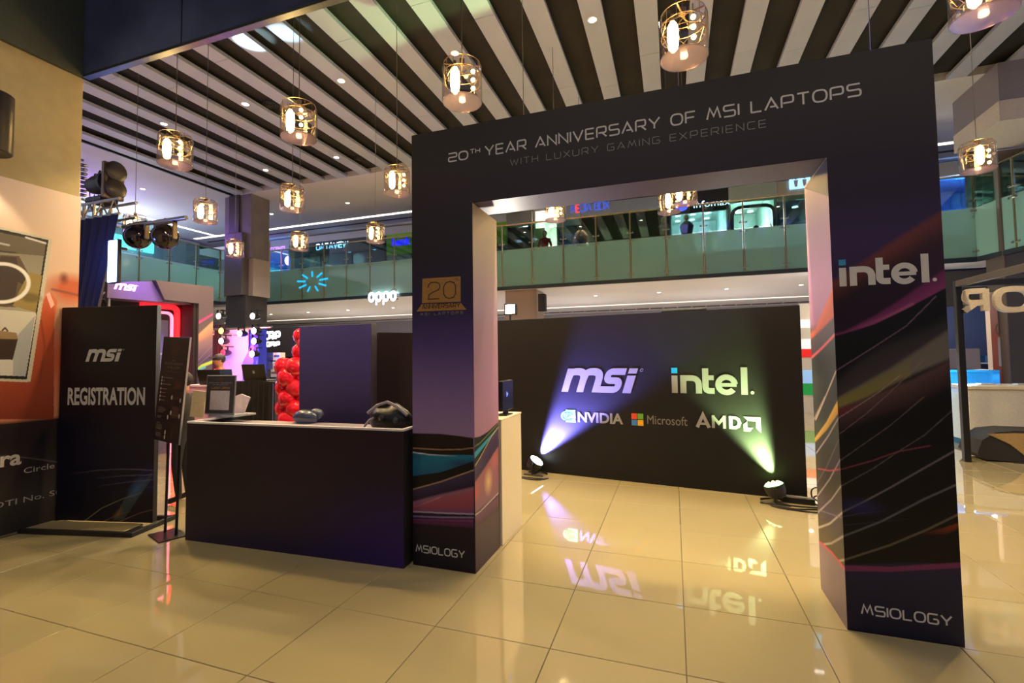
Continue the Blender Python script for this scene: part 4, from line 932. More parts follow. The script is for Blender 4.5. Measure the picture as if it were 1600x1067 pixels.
def cable(label, pts, r=.009):
    pts = [Vector(p) for p in pts]; out = []
    for i in range(len(pts)-1):
        p0, p1, p2, p3 = pts[max(i-1, 0)], pts[i], pts[i+1], pts[min(i+2, len(pts)-1)]
        for k in range(6):
            t = k/6; out.append(.5*((2*p1)+(p2-p0)*t+(2*p0-5*p1+4*p2-p3)*t*t+(3*p1-p0-3*p2+p3)*t**3))
    out.append(pts[-1]); base = out[0].copy()
    o = MB().tube([p-base for p in out], r, 6).obj('cable', DARK, None, base, smooth=True); tag(o, label, 'cable'); return o
B_ = lambda u, off, z=.01: onb(u, z, off)
cable('black cable looping beside the right end of the backdrop', [B_(3.0, .3), B_(3.2, .32), B_(3.42, .25), B_(3.36, .1, .02), B_(3.34, .12, .16), B_(3.4, .14, .21), B_(3.44, .14, .14), B_(3.36, .13, .08), B_(3.5, .2), B_(3.6, .3)])
cable('black cable coiled in front of the power box', [B_(2.95, .42), B_(3.15, .45), B_(3.4, .36), B_(3.5, .42), B_(3.3, .5), B_(3.0, .48), B_(2.9, .4)])
cable('black cable coiled round the left par light', [B_(-.5, .3), B_(-.35, .5), B_(-.1, .5), B_(.0, .35), B_(-.1, .42), B_(-.4, .44), B_(-.6, .4), B_(-.62, .3)])
cable('cable with a pale plug left of the left par light', [B_(-.62, .34), B_(-.5, .4, .03), B_(-.44, .36)], .014)

# ------------------------------------------------------------------ registration banner on its base
a_ = at(83, 818, z=0); b_ = at(236, 823, z=0); rz = math.atan2(b_[1]-a_[1], b_[0]-a_[0]); bw = 1.2
a_ = np.array([-5.83, 1.30, 0]); 
bn = thing('registration_banner', 'black standing banner reading REGISTRATION under a white msi logo', 'banner', (a_[0], a_[1], 0), rz)
P_ = Paint(0, bw, .05, 2.44, .008); P_.base([(0, (10, 9, 26)), (.8, (12, 10, 36)), (1.5, (14, 13, 22)), (2.44, (16, 15, 20))])
bt = conv({'y': 1.42}, 0, 640, 4.848, (a_[0]+.02, 0, 0))
P_.ell(bt((1130, 560))[0], .35, .22, (30, 24, 90), .9); 
P_.poly([(.72, .07), (.84, .07), (1.16, .5), (1.2, .62), (1.1, .52), (.85, .3)], (70, 86, 84), .55); P_.ell((1.0, .42), .2, .09, (60, 110, 170), .6, rot=.9); P_.ell((.78, .14), .1, .05, (150, 110, 60), .5, rot=.8)
for pts in (bt((620, 475), (760, 460), (870, 460), (1000, 472), (1120, 490)), bt((760, 520), (900, 512), (1130, 522)), bt((760, 580), (950, 562), (1140, 556))): P_.line(pts, .009, (110, 100, 130), .2, .9)
P_.line(bt((840, 650), (960, 620), (1120, 612)), .008, (40, 50, 120), .2, .8)
P_.line(bt((660, 858), (780, 750), (900, 690), (1010, 655)), .009, (160, 150, 110), .9, .3); P_.line(bt((770, 862), (860, 815), (950, 790)), .008, (150, 100, 70), .8, .2); P_.line(bt((885, 862), (1000, 810), (1140, 775)), .009, (140, 104, 84), .8, .5)
MB().box(0, bw, .001, .06, .05, 2.45, .002).obj('board', mat('banner_black', (14, 14, 18), .4), bn)
P_.obj('printed_graphic', PRINT, bn, (0, 0, 0))
fr = MB(); fr.box(-.24, 1.12, -.3, -.26, 0, .05, .004).box(-.24, -.2, -.26, .22, 0, .05, .004).box(1.2, 1.24, -.12, .3, 0, .05, .004).box(-.2, 1.22, .22, .26, 0, .05).box(1.12, 1.24, -.3, -.1, 0, .05, .004)
fr.T = Matrix.Identity(4); fr.obj('base_frame', BLACK, bn)
MB().box(-.18, 1.1, -.25, -.01, .02, .045, .003).obj('base_plate', mat('satin_plate', (186, 170, 130), .3, .5), bn)
msi_logo(.32, 1.825, .47).obj('msi_logo', mat('grey_white_print', (190, 190, 186), .5), bn, (0, -.0012, 0))
font_text('lettering', 'REGISTRATION', .262, mat('grey_white_print'), bn, (.1, -.0012, 1.345), xs=.545, off=.008)

# info sign on two poles
ip = at(262, 836, z=0)
st = thing('info_stand', 'slim dark programme board on two black poles between banner and counter', 'sign', (ip[0]+.02, ip[1]+.02, 0), -.1)
MB().box(-.17, .19, -.16, .1, 0, .012, .003).obj('base_plate', DARK, st, rot=(0, 0, -.25))
for x_ in (-.10, .09): MB().cyl((x_, 0, .012), (x_, .02, 1.15), .014, n=10).obj('pole', DARK, st)
bb = MB().box(-.262, .262, 0, .018, -.55, .56, .004); bo = bb.obj('board', mat('dark_brown_board', (30, 20, 26), .45), st, (.0, -.03, 1.52), (-.06, .045, -.08))
D = mat('dim_print', (120, 104, 110), .6); D2 = mat('pale_pill', (190, 185, 185), .6); D3 = mat('bronze_print', (120, 72, 44), .6); D4 = mat('dark_bronze_print', (72, 44, 36), .6)
MB().box(.262, .266, .0, .018, -.55, .56).obj('white_edge', mat('silver_edge', (170, 165, 170), .4), bo)
f = Flat(); f.rect(-.06, .06, .38, .5); f.rect(-.08, .08, .355, .375); f.obj('emblem', D4, bo, (0, -.001, 0))
f = Flat(); wide_text(f, '20TH YEAR ANNIVERSARY', -.18, .18, .262, .022, .16, .4); wide_text(f, 'OF MSI LAPTOPS', -.11, .13, .222, .022, .16, .4); f.rect(-.13, .14, .186, .188); f.rect(-.03, .03, .305, .312); f.obj('lettering', D, bo, (0, -.001, 0))
f = Flat(); g_ = Flat(); h_ = Flat(); e_ = Flat()
for i, v in enumerate((.12, .085, .05, 0, -.04, -.08, -.12)): g_.disc((-.2, v), .011, 8, .014); f.rect(-.18, -.18+(.2, .05, .17, .1, .08, .09, .08)[i], v-.004, v+.004)
for i, v in enumerate((-.2, -.215, -.23, -.245, -.29, -.305, -.36, -.38, -.395, -.41, -.425, -.47, -.485, -.5)): f.rect(-.21, -.21+(.12, .16, .14, .1, .08, .07, .06, .1, .12, .12, .11, .1, .11, .1)[i], v-.003, v+.003)
for u_, v in ((.04, -.08), (.21, -.1), (.05, -.24), (.22, -.26), (0, -.29), (-.02, -.45), (-.02, -.5)): g_.disc((u_, v), .014, 10, .024)
h_.rect(.07, .2, .01, .09); h_.rect(.07, .2, -.095, -.07); h_.rect(.07, .2, -.29, -.17)
for k in range(5): e_.rect(.04+.04*k, .042+.04*k, -.5, -.34)
for k in range(3): e_.rect(.02, .22, .11+.0*k, .112); e_.rect(.075, .195, -.2-.03*k, -.197-.03*k)
f.obj('small_print', D, bo, (0, -.001, 0)); g_.obj('pill_marks', D2, bo, (0, -.001, 0)); h_.obj('map_block', D4, bo, (0, -.001, 0)); e_.obj('map_lines', D3, bo, (0, -.0016, 0))

# ------------------------------------------------------------------ things on and behind the counter
q = at(343, 644, y=1.75)
qs = thing('tabletop_sign', 'small black framed sign with a blank white square on the counter', 'sign', (q[0]-.01, 1.75, 1.2), .08)
ctz = 1.2
MB().box(-.15, .2, .0, .2, .001, .03, .004).obj('acrylic_box', mat('grey_white_acrylic', (170, 176, 182), .3), qs)
MB().box(-.2, .2, 0, .012, .03, .46, .006).obj('frame', mat('silver_frame', (190, 190, 192), .3, .6), qs, rot=(-.06, 0, 0))
f = Flat(); f.rect(-.185, .185, .045, .448); f.obj('sheet', mat('grey_sheet', (74, 72, 74), .5), qs, (0, -.002, 0), rot=(PI/2-.06, 0, 0))
f = Flat(); f.rect(-.13, .13, .08, .29); f.obj('white_square', mat('white_paper', (226, 214, 214), .6), qs, (0, -.004, 0), rot=(PI/2-.06, 0, 0))
f = Flat(); f.rect(-.03, .03, .395, .43); f.obj('emblem', D3, qs, (0, -.004, 0), rot=(PI/2-.06, 0, 0))
f = Flat(); wide_text(f, '20TH YEAR ANNIVERSARY', -.16, .16, .37, .012, .16, .4); wide_text(f, 'OF MSI LAPTOPS', -.1, .1, .35, .012, .16, .4); f.obj('lettering', D2, qs, (0, -.004, 0), rot=(PI/2-.06, 0, 0))
f = Flat(); wide_text(f, 'LUCKY DRAW', -.12, .13, .31, .022, .2, .35); f.obj('lettering', mat('gold_text', (200, 150, 70), .5), qs, (0, -.004, 0), rot=(PI/2-.06, 0, 0))
q = at(372, 640, y=1.95)
pp = thing('paper_stack', 'white folded paper leaning behind the counter sign', 'paper', (q[0]-.02, 1.95, 1.2))
MB().box(-.05, .16, -.0, .12, .0, .02, .003).obj('tray', mat('clear_tray', (180, 176, 180), .3), pp)
m = MB(); m.add([(-.12, 0, .02), (.08, .02, .02), (.16, .03, .2), (.04, .02, .24), (-.08, 0, .2), (-.12, 0.012, .02), (.08, .032, .02), (.16, .042, .2), (.04, .032, .24), (-.08, .012, .2)], [(0, 1, 2, 3, 4), (9, 8, 7, 6, 5), (0, 5, 6, 1), (1, 6, 7, 2), (2, 7, 8, 3), (3, 8, 9, 4), (4, 9, 5, 0)]); m.obj('sheet', mat('pinkish_paper', (224, 205, 214), .6), pp)
# black bag at the right end of the counter
q0 = at(582, 662, y=1.85); 
bg = thing('equipment_bag', 'black bag with a pale crumpled cover at the right end of the counter', 'bag', (float(at(612, 650, y=1.85)[0]), 1.85, 1.14))
m = MB(); N_ = 18
prof = [(.20, 0), (.235, .05), (.23, .13), (.17, .19), (.06, .225)]; m.lathe(prof, N_); 
m.v = [(x_*1.0, y_*.55, z_*(1+.12*math.sin(x_*19+y_*11))) for x_, y_, z_ in m.v]; m.obj('body', DARK, bg, smooth=True)
m = MB().tube([(-.2, -.1, .16), (-.08, -.12, .24), (.02, -.11, .27), (.12, -.1, .23), (.23, -.1, .15)], .016, 6).tube([(-.24, -.1, .03), (-.16, -.13, .1), (-.12, -.12, .12)], .012); m.obj('pale_edge', mat('pale_cloth', (150, 146, 156), .7), bg, smooth=True)
MB().sph((-.03, -.125, .12), .03, 10, 8).sph((.12, -.12, .1), .03, 10, 8).obj('buckle', mat('glossy_knob', (60, 58, 60), .1), bg, smooth=True)
m = MB(); m.sph((0, 0, .0), .12, 14, 8, (1.3, .8, .7)).sph((.1, .05, .03), .08, 12, 8, (1, .8, .8)); 
o = m.obj('plastic_bag', glass_mat('bluish_plastic', (150, 170, 200), rough=.25, refl=.2, frost=.6, diff=(70, 84, 130)), None, (float(at(478, 648, y=2.0)[0]), 2.0, 1.2), smooth=True); tag(o, 'crumpled bluish plastic bag on the counter before the purple box', 'bag')
# tall boxes behind the counter
x0 = at(468, 508, y=2.6)[0]; x1 = at(580, 508, y=2.6)[0]
pb = thing('display_box', 'tall deep purple display box behind the reception counter', 'box', (x0, 2.6, 0))
MB().box(0, x1-x0, 0, .12, 0, 2.235, .004).obj('body', mat('dark_side_vinyl', (34, 28, 44), .5), pb)
P_ = Paint(.003, x1-x0-.003, .003, 2.23, .02); P_.base([(0, (46, 34, 70)), (1.0, (46, 38, 78)), (2.2, (84, 78, 150))]); P_.ell((.8, 2.0), .5, .5, (66, 62, 128), .6); P_.obj('printed_graphic', PRINT, pb, (0, -.001, 0))
x0 = at(587, 515, y=2.95)[0]
pb = thing('display_box', 'tall brown-black box with a rounded top behind the left arch leg', 'box', (x0, 2.95, 0))
m = MB(); rp = rounded([(0, 0), (1.4, 0), (1.4, 2.12), (0, 2.12)], .12, True)
MB().prism(rounded([(0, 2.15), (0, .0), (.75, 0), (.75, 2.12)], .06, True), 0, .2).obj('body', mat('brown_black_vinyl', (40, 30, 34), .3), pb)
# balloon column
bx = at(461, 600, y=3.3)
bc = thing('balloon_column', 'column of shiny red balloons behind the counter', 'balloons', (bx[0], 3.3, 0))
RB = mat('red_balloon', (232, 24, 48), .12, noise=.0, spec=.8); RB.node_tree.nodes['Principled BSDF'].inputs['Subsurface Weight'].default_value = .0
proto = None; MB().cyl((0, 0, 0), (0, 0, 2.0), .015).lathe([(.2, 0), (.2, .03)], 16).obj('stand', WHITE, bc)
lv = [(.12+.145*k, .155, .135) for k in range(12)]
for i, (z_, r_, d_) in enumerate(lv):
    for k in range(4):
        a0 = k*PI/2+(i % 2)*PI/4
        if proto is None: proto = MB().lathe([(.004, -.13), (.02, -.125), (.012, -.115), (.06, -.09), (.1, -.04), (.112, .02), (.1, .07), (.06, .105), (.004, .118)], 16).obj('balloon', RB, bc, smooth=True); b2 = proto
        else: b2 = proto.copy(); COL.objects.link(b2)
        b2.location = (d_*math.cos(a0), d_*math.sin(a0), z_); b2.rotation_euler = (0, PI/2, a0); b2.scale = (1.15, 1.15, 1.1) if i < 10 else (1.25, 1.25, 1.2)
for dx, dz in ((.1, 2.0), (.2, 2.12), (.12, 2.22)):
    b2 = proto.copy(); COL.objects.link(b2); b2.location = (dx, 0, dz-.08); b2.rotation_euler = (.3, .2, 0); b2.scale = (1.1, 1.1, 1.1)

# black draped demo table with laptops
def laptop(label, loc, rz, w=.36, col=DARK, dot=True):
    t = thing('laptop', label, 'laptop', loc, rz)
    MB().box(-w/2, w/2, 0, .25, 0, .02, .004).obj('base', col, t)
    s_ = MB().box(-w/2, w/2, -.006, .006, 0, .25, .004).obj('screen', col, t, (0, 0, .02), (.22, 0, 0))
    if dot: f = Flat(); f.poly([(-.02, -.02), (.0, -.03), (.02, -.02), (.016, .02), (-.016, .02)]); f.obj('lid_emblem', mat('dim_emblem', (150, 150, 160), .4), s_, (0, -.0065, .13))
    return t
x0 = at(358, 600, y=3.5)[0]; x1 = at(426, 600, y=3.5)[0]; zt = float(at(395, 596, y=3.5)[2])
dt = thing('demo_table', 'demo table draped in black cloth behind the counter', 'table', (x0, 3.5, 0))
m = MB(); w_ = x1-x0; nn = 40
top = [(x, 0, zt) for x in np.linspace(0, w_, nn)]; vs = []
for k in range(nn): vs += [(w_*k/(nn-1), .015*math.sin(k*1.3), zt), (w_*k/(nn-1), -.03+.03*math.sin(k*1.3), .0)]
m.add(vs, [(2*k, 2*k+1, 2*k+3, 2*k+2) for k in range(nn-1)]); m.box(0, w_, .03, .36, zt-.03, zt, .01).box(0, .02, .04, .36, 0, zt-.03).box(w_-.02, w_, .04, .36, 0, zt-.03)
m.obj('cloth', mat('black_cloth', (12, 11, 14), .8), dt)
laptop('black laptop open on the black draped table', (float(at(397, 595, y=3.56)[0]), 3.58, zt), .1, .42)
x0 = at(305, 600, y=3.9)[0]; x1 = at(352, 600, y=3.9)[0]; z2_ = float(at(330, 602, y=3.9)[2])
t = thing('demo_counter', 'pale pink demo counter behind the small counter sign', 'counter', (x0-.3, 3.9, 0))
MB().box(0, x1-x0+.5, 0, .6, 0, z2_-.03, .005).obj('body', mat('pink_counter', (206, 150, 190), .5), t); MB().box(-.02, x1-x0+.52, -.02, .62, z2_-.03, z2_, .005).obj('top', mat('pink_white_top', (226, 190, 206), .4), t)
laptop('black laptop in front of the person in the orange shirt', (float(at(329, 600, y=4.0)[0]), 4.0, z2_), .05, .5)
o = laptop('small laptop with bluish screen beside the laptop before the orange shirt', (float(at(352, 590, y=4.3)[0]), 4.3, z2_), .3, .3, mat('bluish_lid', (60, 80, 110), .3), False)
# people by the booths
q = at(340, 560, y=4.9)
person('person in an orange shirt and dark cap behind the demo laptops', (q[0], 4.95, .27), -.35, mat('orange_shirt', (232, 84, 30), .7), mat('black_trousers'), cap=mat('dark_cap', (52, 46, 60), .6), h=1.66)
tag(MB().box(q[0]-.5, q[0]+.9, 4.6, 5.6, 0, .27, .01).obj('platform', mat('booth_platform', (60, 54, 66), .6)), 'low dark booth platform under the person in orange', 'platform')
q = at(294, 620, y=2.3)
pr2 = person('person in a dark long-sleeved top holding a cream sheet beside the programme board', (q[0]-.14, 2.35, 0), -1.2, mat('black_top', (22, 20, 22), .8), mat('dark_jeans', (30, 32, 44), .8),
       J={'elR': (.27, -.05, 1.2), 'wrR': (.2, -.26, 1.12), 'haR': (.17, -.33, 1.13), 'elL': (-.25, -.05, 1.12), 'wrL': (-.16, -.26, 1.1), 'haL': (-.1, -.33, 1.12)}, h=1.66)
q = at(308, 634, y=2.2); q2 = at(310, 610, y=2.0)
o = MB().box(-.075, .075, -.004, .004, -.16, .16, .001).obj('paper', mat('cream_paper', (226, 208, 170), .6), None, (q2[0]+.0, 2.0, float(q2[2])-.16), (.1, .15, .5)); tag(o, 'cream sheet of paper held by the person in the dark top', 'paper')

# ------------------------------------------------------------------ purple msi booth on the left
XB = -8.3
def bc_(px, py): q = at(px, py, x=XB); return (float(q[1]), float(q[2]))
bo_ = thing('exhibition_booth', 'purple-grey exhibition booth with msi logo and red lit doorway', 'booth', (XB, 0, 0))
ya, za = bc_(170, 437); yb, zb = bc_(332, 446); yd, zd = bc_(242, 436); ye, ze = bc_(302, 471)
GP = mat('booth_purple_grey', (98, 86, 104), .5); GD_ = mat('booth_dark_grey', (58, 54, 60), .5)
ztop = float((za+zb)/2)
m = MB(); m.T = Matrix.Rotation(PI/2, 4, 'Z')  # prism y -> -x
def slab(poly, x0, x1, name, mt):  # poly in (Y,Z), thickness along X
    n = len(poly); vs = [(x0, p[0], p[1]) for p in poly]+[(x1, p[0], p[1]) for p in poly]
    return MB().add(vs, [tuple(range(n))[::-1], tuple(range(n, 2*n))]+[(i, (i+1) % n, (i+1) % n+n, i+n) for i in range(n)]).obj(name, mt, bo_)
slab([(ya, bc_(178, 461)[1]-.05), (ye, ze-.06), (yd+.1, ze+.1), (yd-.03, ztop+.0), (ya, ztop-.12)], -.5, -.03, 'header_panel', GP)
slab([(yd, ztop+.02), (yd+.17, ze-.03), (ye+.1, ze-.03), (ye+.1, 0), (yb, 0), (yb, ztop+.05)], -.5, .03, 'front_panel', GP)
slab([(ya, 0), (ye+.05, 0), (ye+.05, ze), (ya, ze)], -.9, -.45, 'recess_wall', mat('booth_recess_grey', (22, 21, 25), .8))
slab([(ye+.02, 0), (ye+.1, 0), (ye+.1, ze-.03), (ye+.02, ze-.03)], -.45, -.01, 'reveal', mat('booth_reveal', (34, 30, 36), .5))
def bcr(px, py): q = at(px, py, x=XB-.42); return (float(q[1]), float(q[2]))
y1_, z1_ = bcr(281, 479); y0_ = bcr(228, 481)[0]; y2_, z2b = bcr(266, 499)
RL = mat('red_led', (255, 40, 50), emit=(255, 30, 40), es=.9); PK = mat('pink_led', (255, 150, 170), emit=(255, 110, 140), es=1.3)
fr = rounded([(y0_-.1, z1_-.03), (y1_-.05, z1_-.03), (y1_-.05, .1)], .12)
m = MB(); m.tube([(-.42, p[0], p[1]) for p in fr], .055, 6); m.obj('red_light_frame', RL, bo_, smooth=True)
m = MB(); m.tube([(-.42, p[0]-.11, p[1]-.12) for p in fr], .03, 6); m.obj('pink_light_frame', PK, bo_, smooth=True)
MB().box(-.46, -.445, y0_-.1, y2_-.02, 0, z2b-.02).obj('doorway_glass', mat('dim_lilac_glass', (110, 110, 140), .15), bo_)
for k in range(4): MB().box(-.445, -.43, y0_-.3, y2_-.1, .8+.38*k, .84+.38*k).obj('shelf_line', mat('pale_shelf', (160, 160, 180), .4), bo_)
P_ = Paint(ye+.1, yb, 0, ztop+.0, .012); P_.base([(0, (70, 56, 90)), (1.4, (74, 66, 110)), (1.9, (100, 90, 100)), (ztop, (100, 88, 106))])
cb = conv({'x': XB}, 170, 430, 6.276, (0, 0, 0))
P_.band(cb((815, 630), (1005, 455)), cb((815, 750), (1010, 640)), (236, 170, 140), (120, 96, 120), soft=.05, soft2=.1)
P_.band(cb((810, 480), (1010, 370)), cb((810, 515), (1010, 390)), (190, 60, 140), (210, 90, 160), soft=.02)
P_.band(cb((815, 680), (1010, 600)), cb((815, 900), (1010, 830)), (150, 120, 140), (60, 56, 110), soft=.1)
P_.line(cb((830, 950), (900, 890), (1000, 850)), .06, (190, 220, 90), .9); P_.line(cb((820, 975), (880, 925), (930, 900)), .05, (90, 190, 220), .9)
P_.line(cb((820, 880), (1010, 680)), .01, (170, 130, 150), .6); P_.line(cb((840, 900), (1010, 760)), .01, (160, 130, 150), .6)
P_.obj('printed_graphic', PRINT, bo_, (.032, 0, 0), 'x')
q = cb((60, 128), (290, 145)); lg = msi_logo(q[0][0], q[0][1]-.01, (q[1][0]-q[0][0])); lg.obj('msi_logo', mat('glowing_logo', (255, 190, 220), emit=(255, 170, 225), es=2.2), bo_, (-.026, 0, 0), 'x')
light('logo_wash', 'SPOT', (1.0, ya+.1, 4.2), 260, (.35, .12, 1), .1, bo_, aim=(0, ya+.3, ztop-.3), size=40)
# truss with black drape, moving heads, light bar
tx0, tx1 = at(128, 335, y=3.2)[0]-.9, at(200, 335, y=3.2)[0]; tz = float(at(133, 325, y=3.2)[2])
tr_ = thing('lighting_truss', 'silver lighting truss standing behind the beige wall', 'truss', (tx1-.15, 3.2, 0))
ALU = mat('truss_aluminium', (170, 168, 160), .3, .9)
m = MB()
for dx in (-.75, -.49):
    for dy in (-.13, .13): m.cyl((dx, dy, 0), (dx, dy, tz), .025, n=8)
for k in range(int(tz/.3)):
    z_ = .1+k*.3
    for (a0, a1) in (((-.75, -.13), (-.49, -.13)), ((-.49, -.13), (-.49, .13)), ((-.49, .13), (-.75, .13)), ((-.75, .13), (-.75, -.13))): m.cyl((*a0, z_), (*a1, z_+.28), .012, n=6)
m.obj('tower', ALU, tr_)
m = MB()
for dz in (0, .26):
    for dy in (-.13, .13): m.cyl((-1.4, dy, tz-.26+dz), (.15, dy, tz-.26+dz), .025, n=8)
for k in range(5): m.cyl((-1.35+.3*k, -.13, tz-.26), (-1.2+.3*k, -.13, tz), .012, n=6).cyl((-1.2+.3*k, -.13, tz), (-1.05+.3*k, -.13, tz-.26), .012, n=6)
m.obj('cross_beam', ALU, tr_)
m = MB(); 
for k in range(9): a0 = k*.55; m.tube([(-.95+.09*math.cos(t), .09*math.sin(t)-.1, tz+.12+k*.075+t*.012) for t in np.linspace(0, 2*PI, 14)], .022, 6)
m.obj('spiral_duct', CHROME, tr_, smooth=True)
m = MB(); nn = 50; x0 = -1.5; x1 = .3; vs = []
for k in range(nn):
    x = x0+(x1-x0)*k/(nn-1); xb = x0+(-.08-x0)*k/(nn-1); vs += [(x, -.22+.02*math.sin(k*1.1), tz-.3), (xb, -.24+.045*math.sin(k*1.1+.4), 2.75), (xb, -.25+.05*math.sin(k*1.1), .01)]
m.add(vs, [(3*k+j, 3*k+j+1, 3*k+j+4, 3*k+j+3) for k in range(nn-1) for j in (0, 1)])
o = m.obj('black_drape', mat('blue_black_drape', (20, 21, 40), .8), None, (tx1-.15, 3.2, 0), smooth=True); tag(o, 'blue-black drape hanging from the lighting truss', 'drape')
q = at(180, 410, y=2.95)
lb = thing('light_bar', 'glowing blue-white vertical light bar on the truss drape', 'stage light', (q[0]+.12, 2.84, float(q[2])), 0)
MB().box(-.115, .115, 0, .06, -.36, .34, .01).box(-.02, .02, .05, .2, .2, .24).obj('housing', DARK, lb); MB().box(-.1, .1, -.012, .0, -.34, .32, .01).obj('lens', mat('blue_white_bar', (190, 220, 255), emit=(150, 190, 255), es=9), lb)
light('bar_light', 'POINT', (.05, -.4, 0), 16, (.12, .2, 1), .12, lb)
q = at(172, 312, y=3.2)
mh = thing('moving_head_light', 'brown-black moving head stage light on top of the truss', 'stage light', (q[0], 3.2, tz+.02))
MB().box(-.42, .0, -.14, .14, .0, .1, .02).obj('base', DARK, mh)
m = MB(); m.lathe([(.05, -.3), (.13, -.25), (.16, -.1), (.16, .1), (.19, .14), (.19, .2)], 18); ob = m.obj('head', mat('brown_plastic', (46, 38, 32), .4), mh, (-.22, 0, .34), (0, PI/2, 0), smooth=True)
m = MB().box(.02, .1, -.16, .16, .05, .66, .01); m.obj('yoke_plate', mat('tan_metal', (120, 104, 80), .4, .5), mh)
MB().lathe([(.15, 0), (.17, .05), (.12, .09)], 16).obj('lens_ring', mat('brown_plastic'), mh, (.1, 0, .52), (0, PI/2, 0), smooth=True); MB().lathe([(.15, 0), (.17, .05), (.12, .09)], 16).obj('lens_ring', mat('brown_plastic'), mh, (.1, 0, .22), (0, PI/2, 0), smooth=True)
m = MB()
for k in range(4): m.tube([(-.5+.1*k, 0, .02), (-.55+.12*k, 0, .3+.08*k), (-.4+.12*k, 0, .55+.04*k), (-.2+.08*k, 0, .5)], .014, 6)
m.obj('cable_loops', DARK, mh, smooth=True)
pq = at(392, 66, z=ZC); light('beam', 'SPOT', (.35, 0, .5), 2600, (.55, .9, 1), .05, mh, aim=(pq[0]-q[0], pq[1]-3.2, ZC-tz), size=9, blend=.5)
pq = at(446, 52, z=ZC); light('beam', 'SPOT', (.35, 0, .3), 1300, (.5, .85, 1), .05, mh, aim=(pq[0]-q[0], pq[1]-3.2, ZC-tz), size=8, blend=.6)
zb_ = float(at(258, 345, y=3.2)[2]); xr = at(291, 347, y=3.2)[0]
sp_ = thing('light_boom', 'horizontal steel pipe reaching right from the truss', 'pipe', (tx1, 3.2, zb_))
MB().cyl((-.1, 0, 0), (xr-tx1, 0, 0), .035, n=10).obj('pipe', CHROME, sp_, smooth=True)
for lab, px_ in (('dark ball-shaped moving light hanging from the pipe, right one with red reflection', 258), ('dark ball-shaped moving light hanging from the pipe, behind the pendant lamp', 215)):
    q = at(px_, 370, y=3.2); t = thing('ball_light', lab, 'stage light', (q[0], 3.2, float(q[2])))
    MB().sph((0, 0, 0), .2, 24, 16).obj('ball', mat('glossy_dark_ball', (20, 14, 18), .08), t, smooth=True)
    MB().box(-.23, -.2, -.03, .03, -.05, .24).box(.2, .23, -.03, .03, -.05, .24).box(-.23, .23, -.03, .03, .21, .24).cyl((0, 0, .22), (0, 0, zb_-float(q[2])+.04), .02).obj('yoke', mat('tan_metal'), t)

# ------------------------------------------------------------------ booths further back on the left
def bt_(px, py, y): q = at(px, py, y=y); return float(q[0]), float(q[2])
YB = 8.0
x0, z0 = bt_(344, 516, YB); x1, _ = bt_(389, 640, YB)
t = thing('poster_stand', 'tall pink-white poster panel with a laptop outline behind the person in orange', 'poster', (x0, YB, 0))
MB().box(0, x1-x0, 0, .08, 0, z0, .005).obj('panel', mat('red_lit_poster', (222, 186, 196), .5), t)  # red and peach stage light put into the white board's colour
f = Flat(); f.poly([(.85, 1.2), (1.25, 1.75), (1.25, 2.35), (.85, 1.75)]); f.obj('laptop_picture', mat('lilac_picture', (120, 110, 160), .5), t, (0, -.002, 0)); f = Flat(); f.rect(.5, 1.3, 2.5, 2.53); f.rect(1.35, 1.38, 1.3, 1.8); f.obj('small_print', mat('grey_print', (130, 110, 130), .5), t, (0, -.002, 0))
t = thing('booth_pillar', 'dark maroon booth pillar behind the person in orange', 'pillar', (bt_(330, 520, YB)[0], YB-.1, 0))
w_ = bt_(346, 520, YB)[0]-bt_(330, 520, YB)[0]; MB().box(0, w_, 0, .3, 0, bt_(330, 508, YB)[1], .01).obj('body', mat('maroon', (64, 22, 34), .6), t)
f = Flat(); f.st([(.05, .12), (.2, .12), (.2, 0), (.1, 0)], .03); f.obj('white_mark', WHITE, t, (.03, -.002, bt_(330, 515, YB)[1]-.15))
x0, zz0 = bt_(388, 515, YB); x1, _ = bt_(404, 515, YB)
t = thing('booth_pillar', 'booth pillar washed in blue light beside the pink poster', 'pillar', (x0, YB, 0)); MB().box(0, x1-x0, 0, .3, 0, zz0, .01).obj('body', mat('blue_lit_pillar', (40, 50, 190), .5), t); light('wash', 'POINT', ((x1-x0)/2, -.6, 1.9), 60, (.05, .1, 1), .1, t)  # blue stage light put into the pillar colour
x0, zz0 = bt_(404, 512, 9); x1, _ = bt_(470, 512, 9)
t = thing('brand_booth', 'black booth with white glowing sign letters behind the balloons', 'booth', (x0, 9, 0)); MB().box(0, x1-x0+.3, 0, .5, 1.9, zz0, .01).obj('header', BLACK, t); MB().box(0, x1-x0+.3, .45, .5, 0, 1.9).obj('rear_wall', mat('navy_booth', (30, 34, 60), .6), t)
ql = bt_(413, 531, 9)[0]-x0; qr = bt_(437, 531, 9)[0]-x0
f = Flat(); wide_text(f, 'CRIP', ql, qr, bt_(413, 530, 9)[1], .2, .32, .35); wide_text(f, 'GRIP', ql+.1, qr, bt_(413, 541, 9)[1], .12, .3, .3); f.obj('sign_lettering', mat('glow_white', (255, 255, 255), emit=(245, 248, 255), es=4), t, (0, -.003, 0))
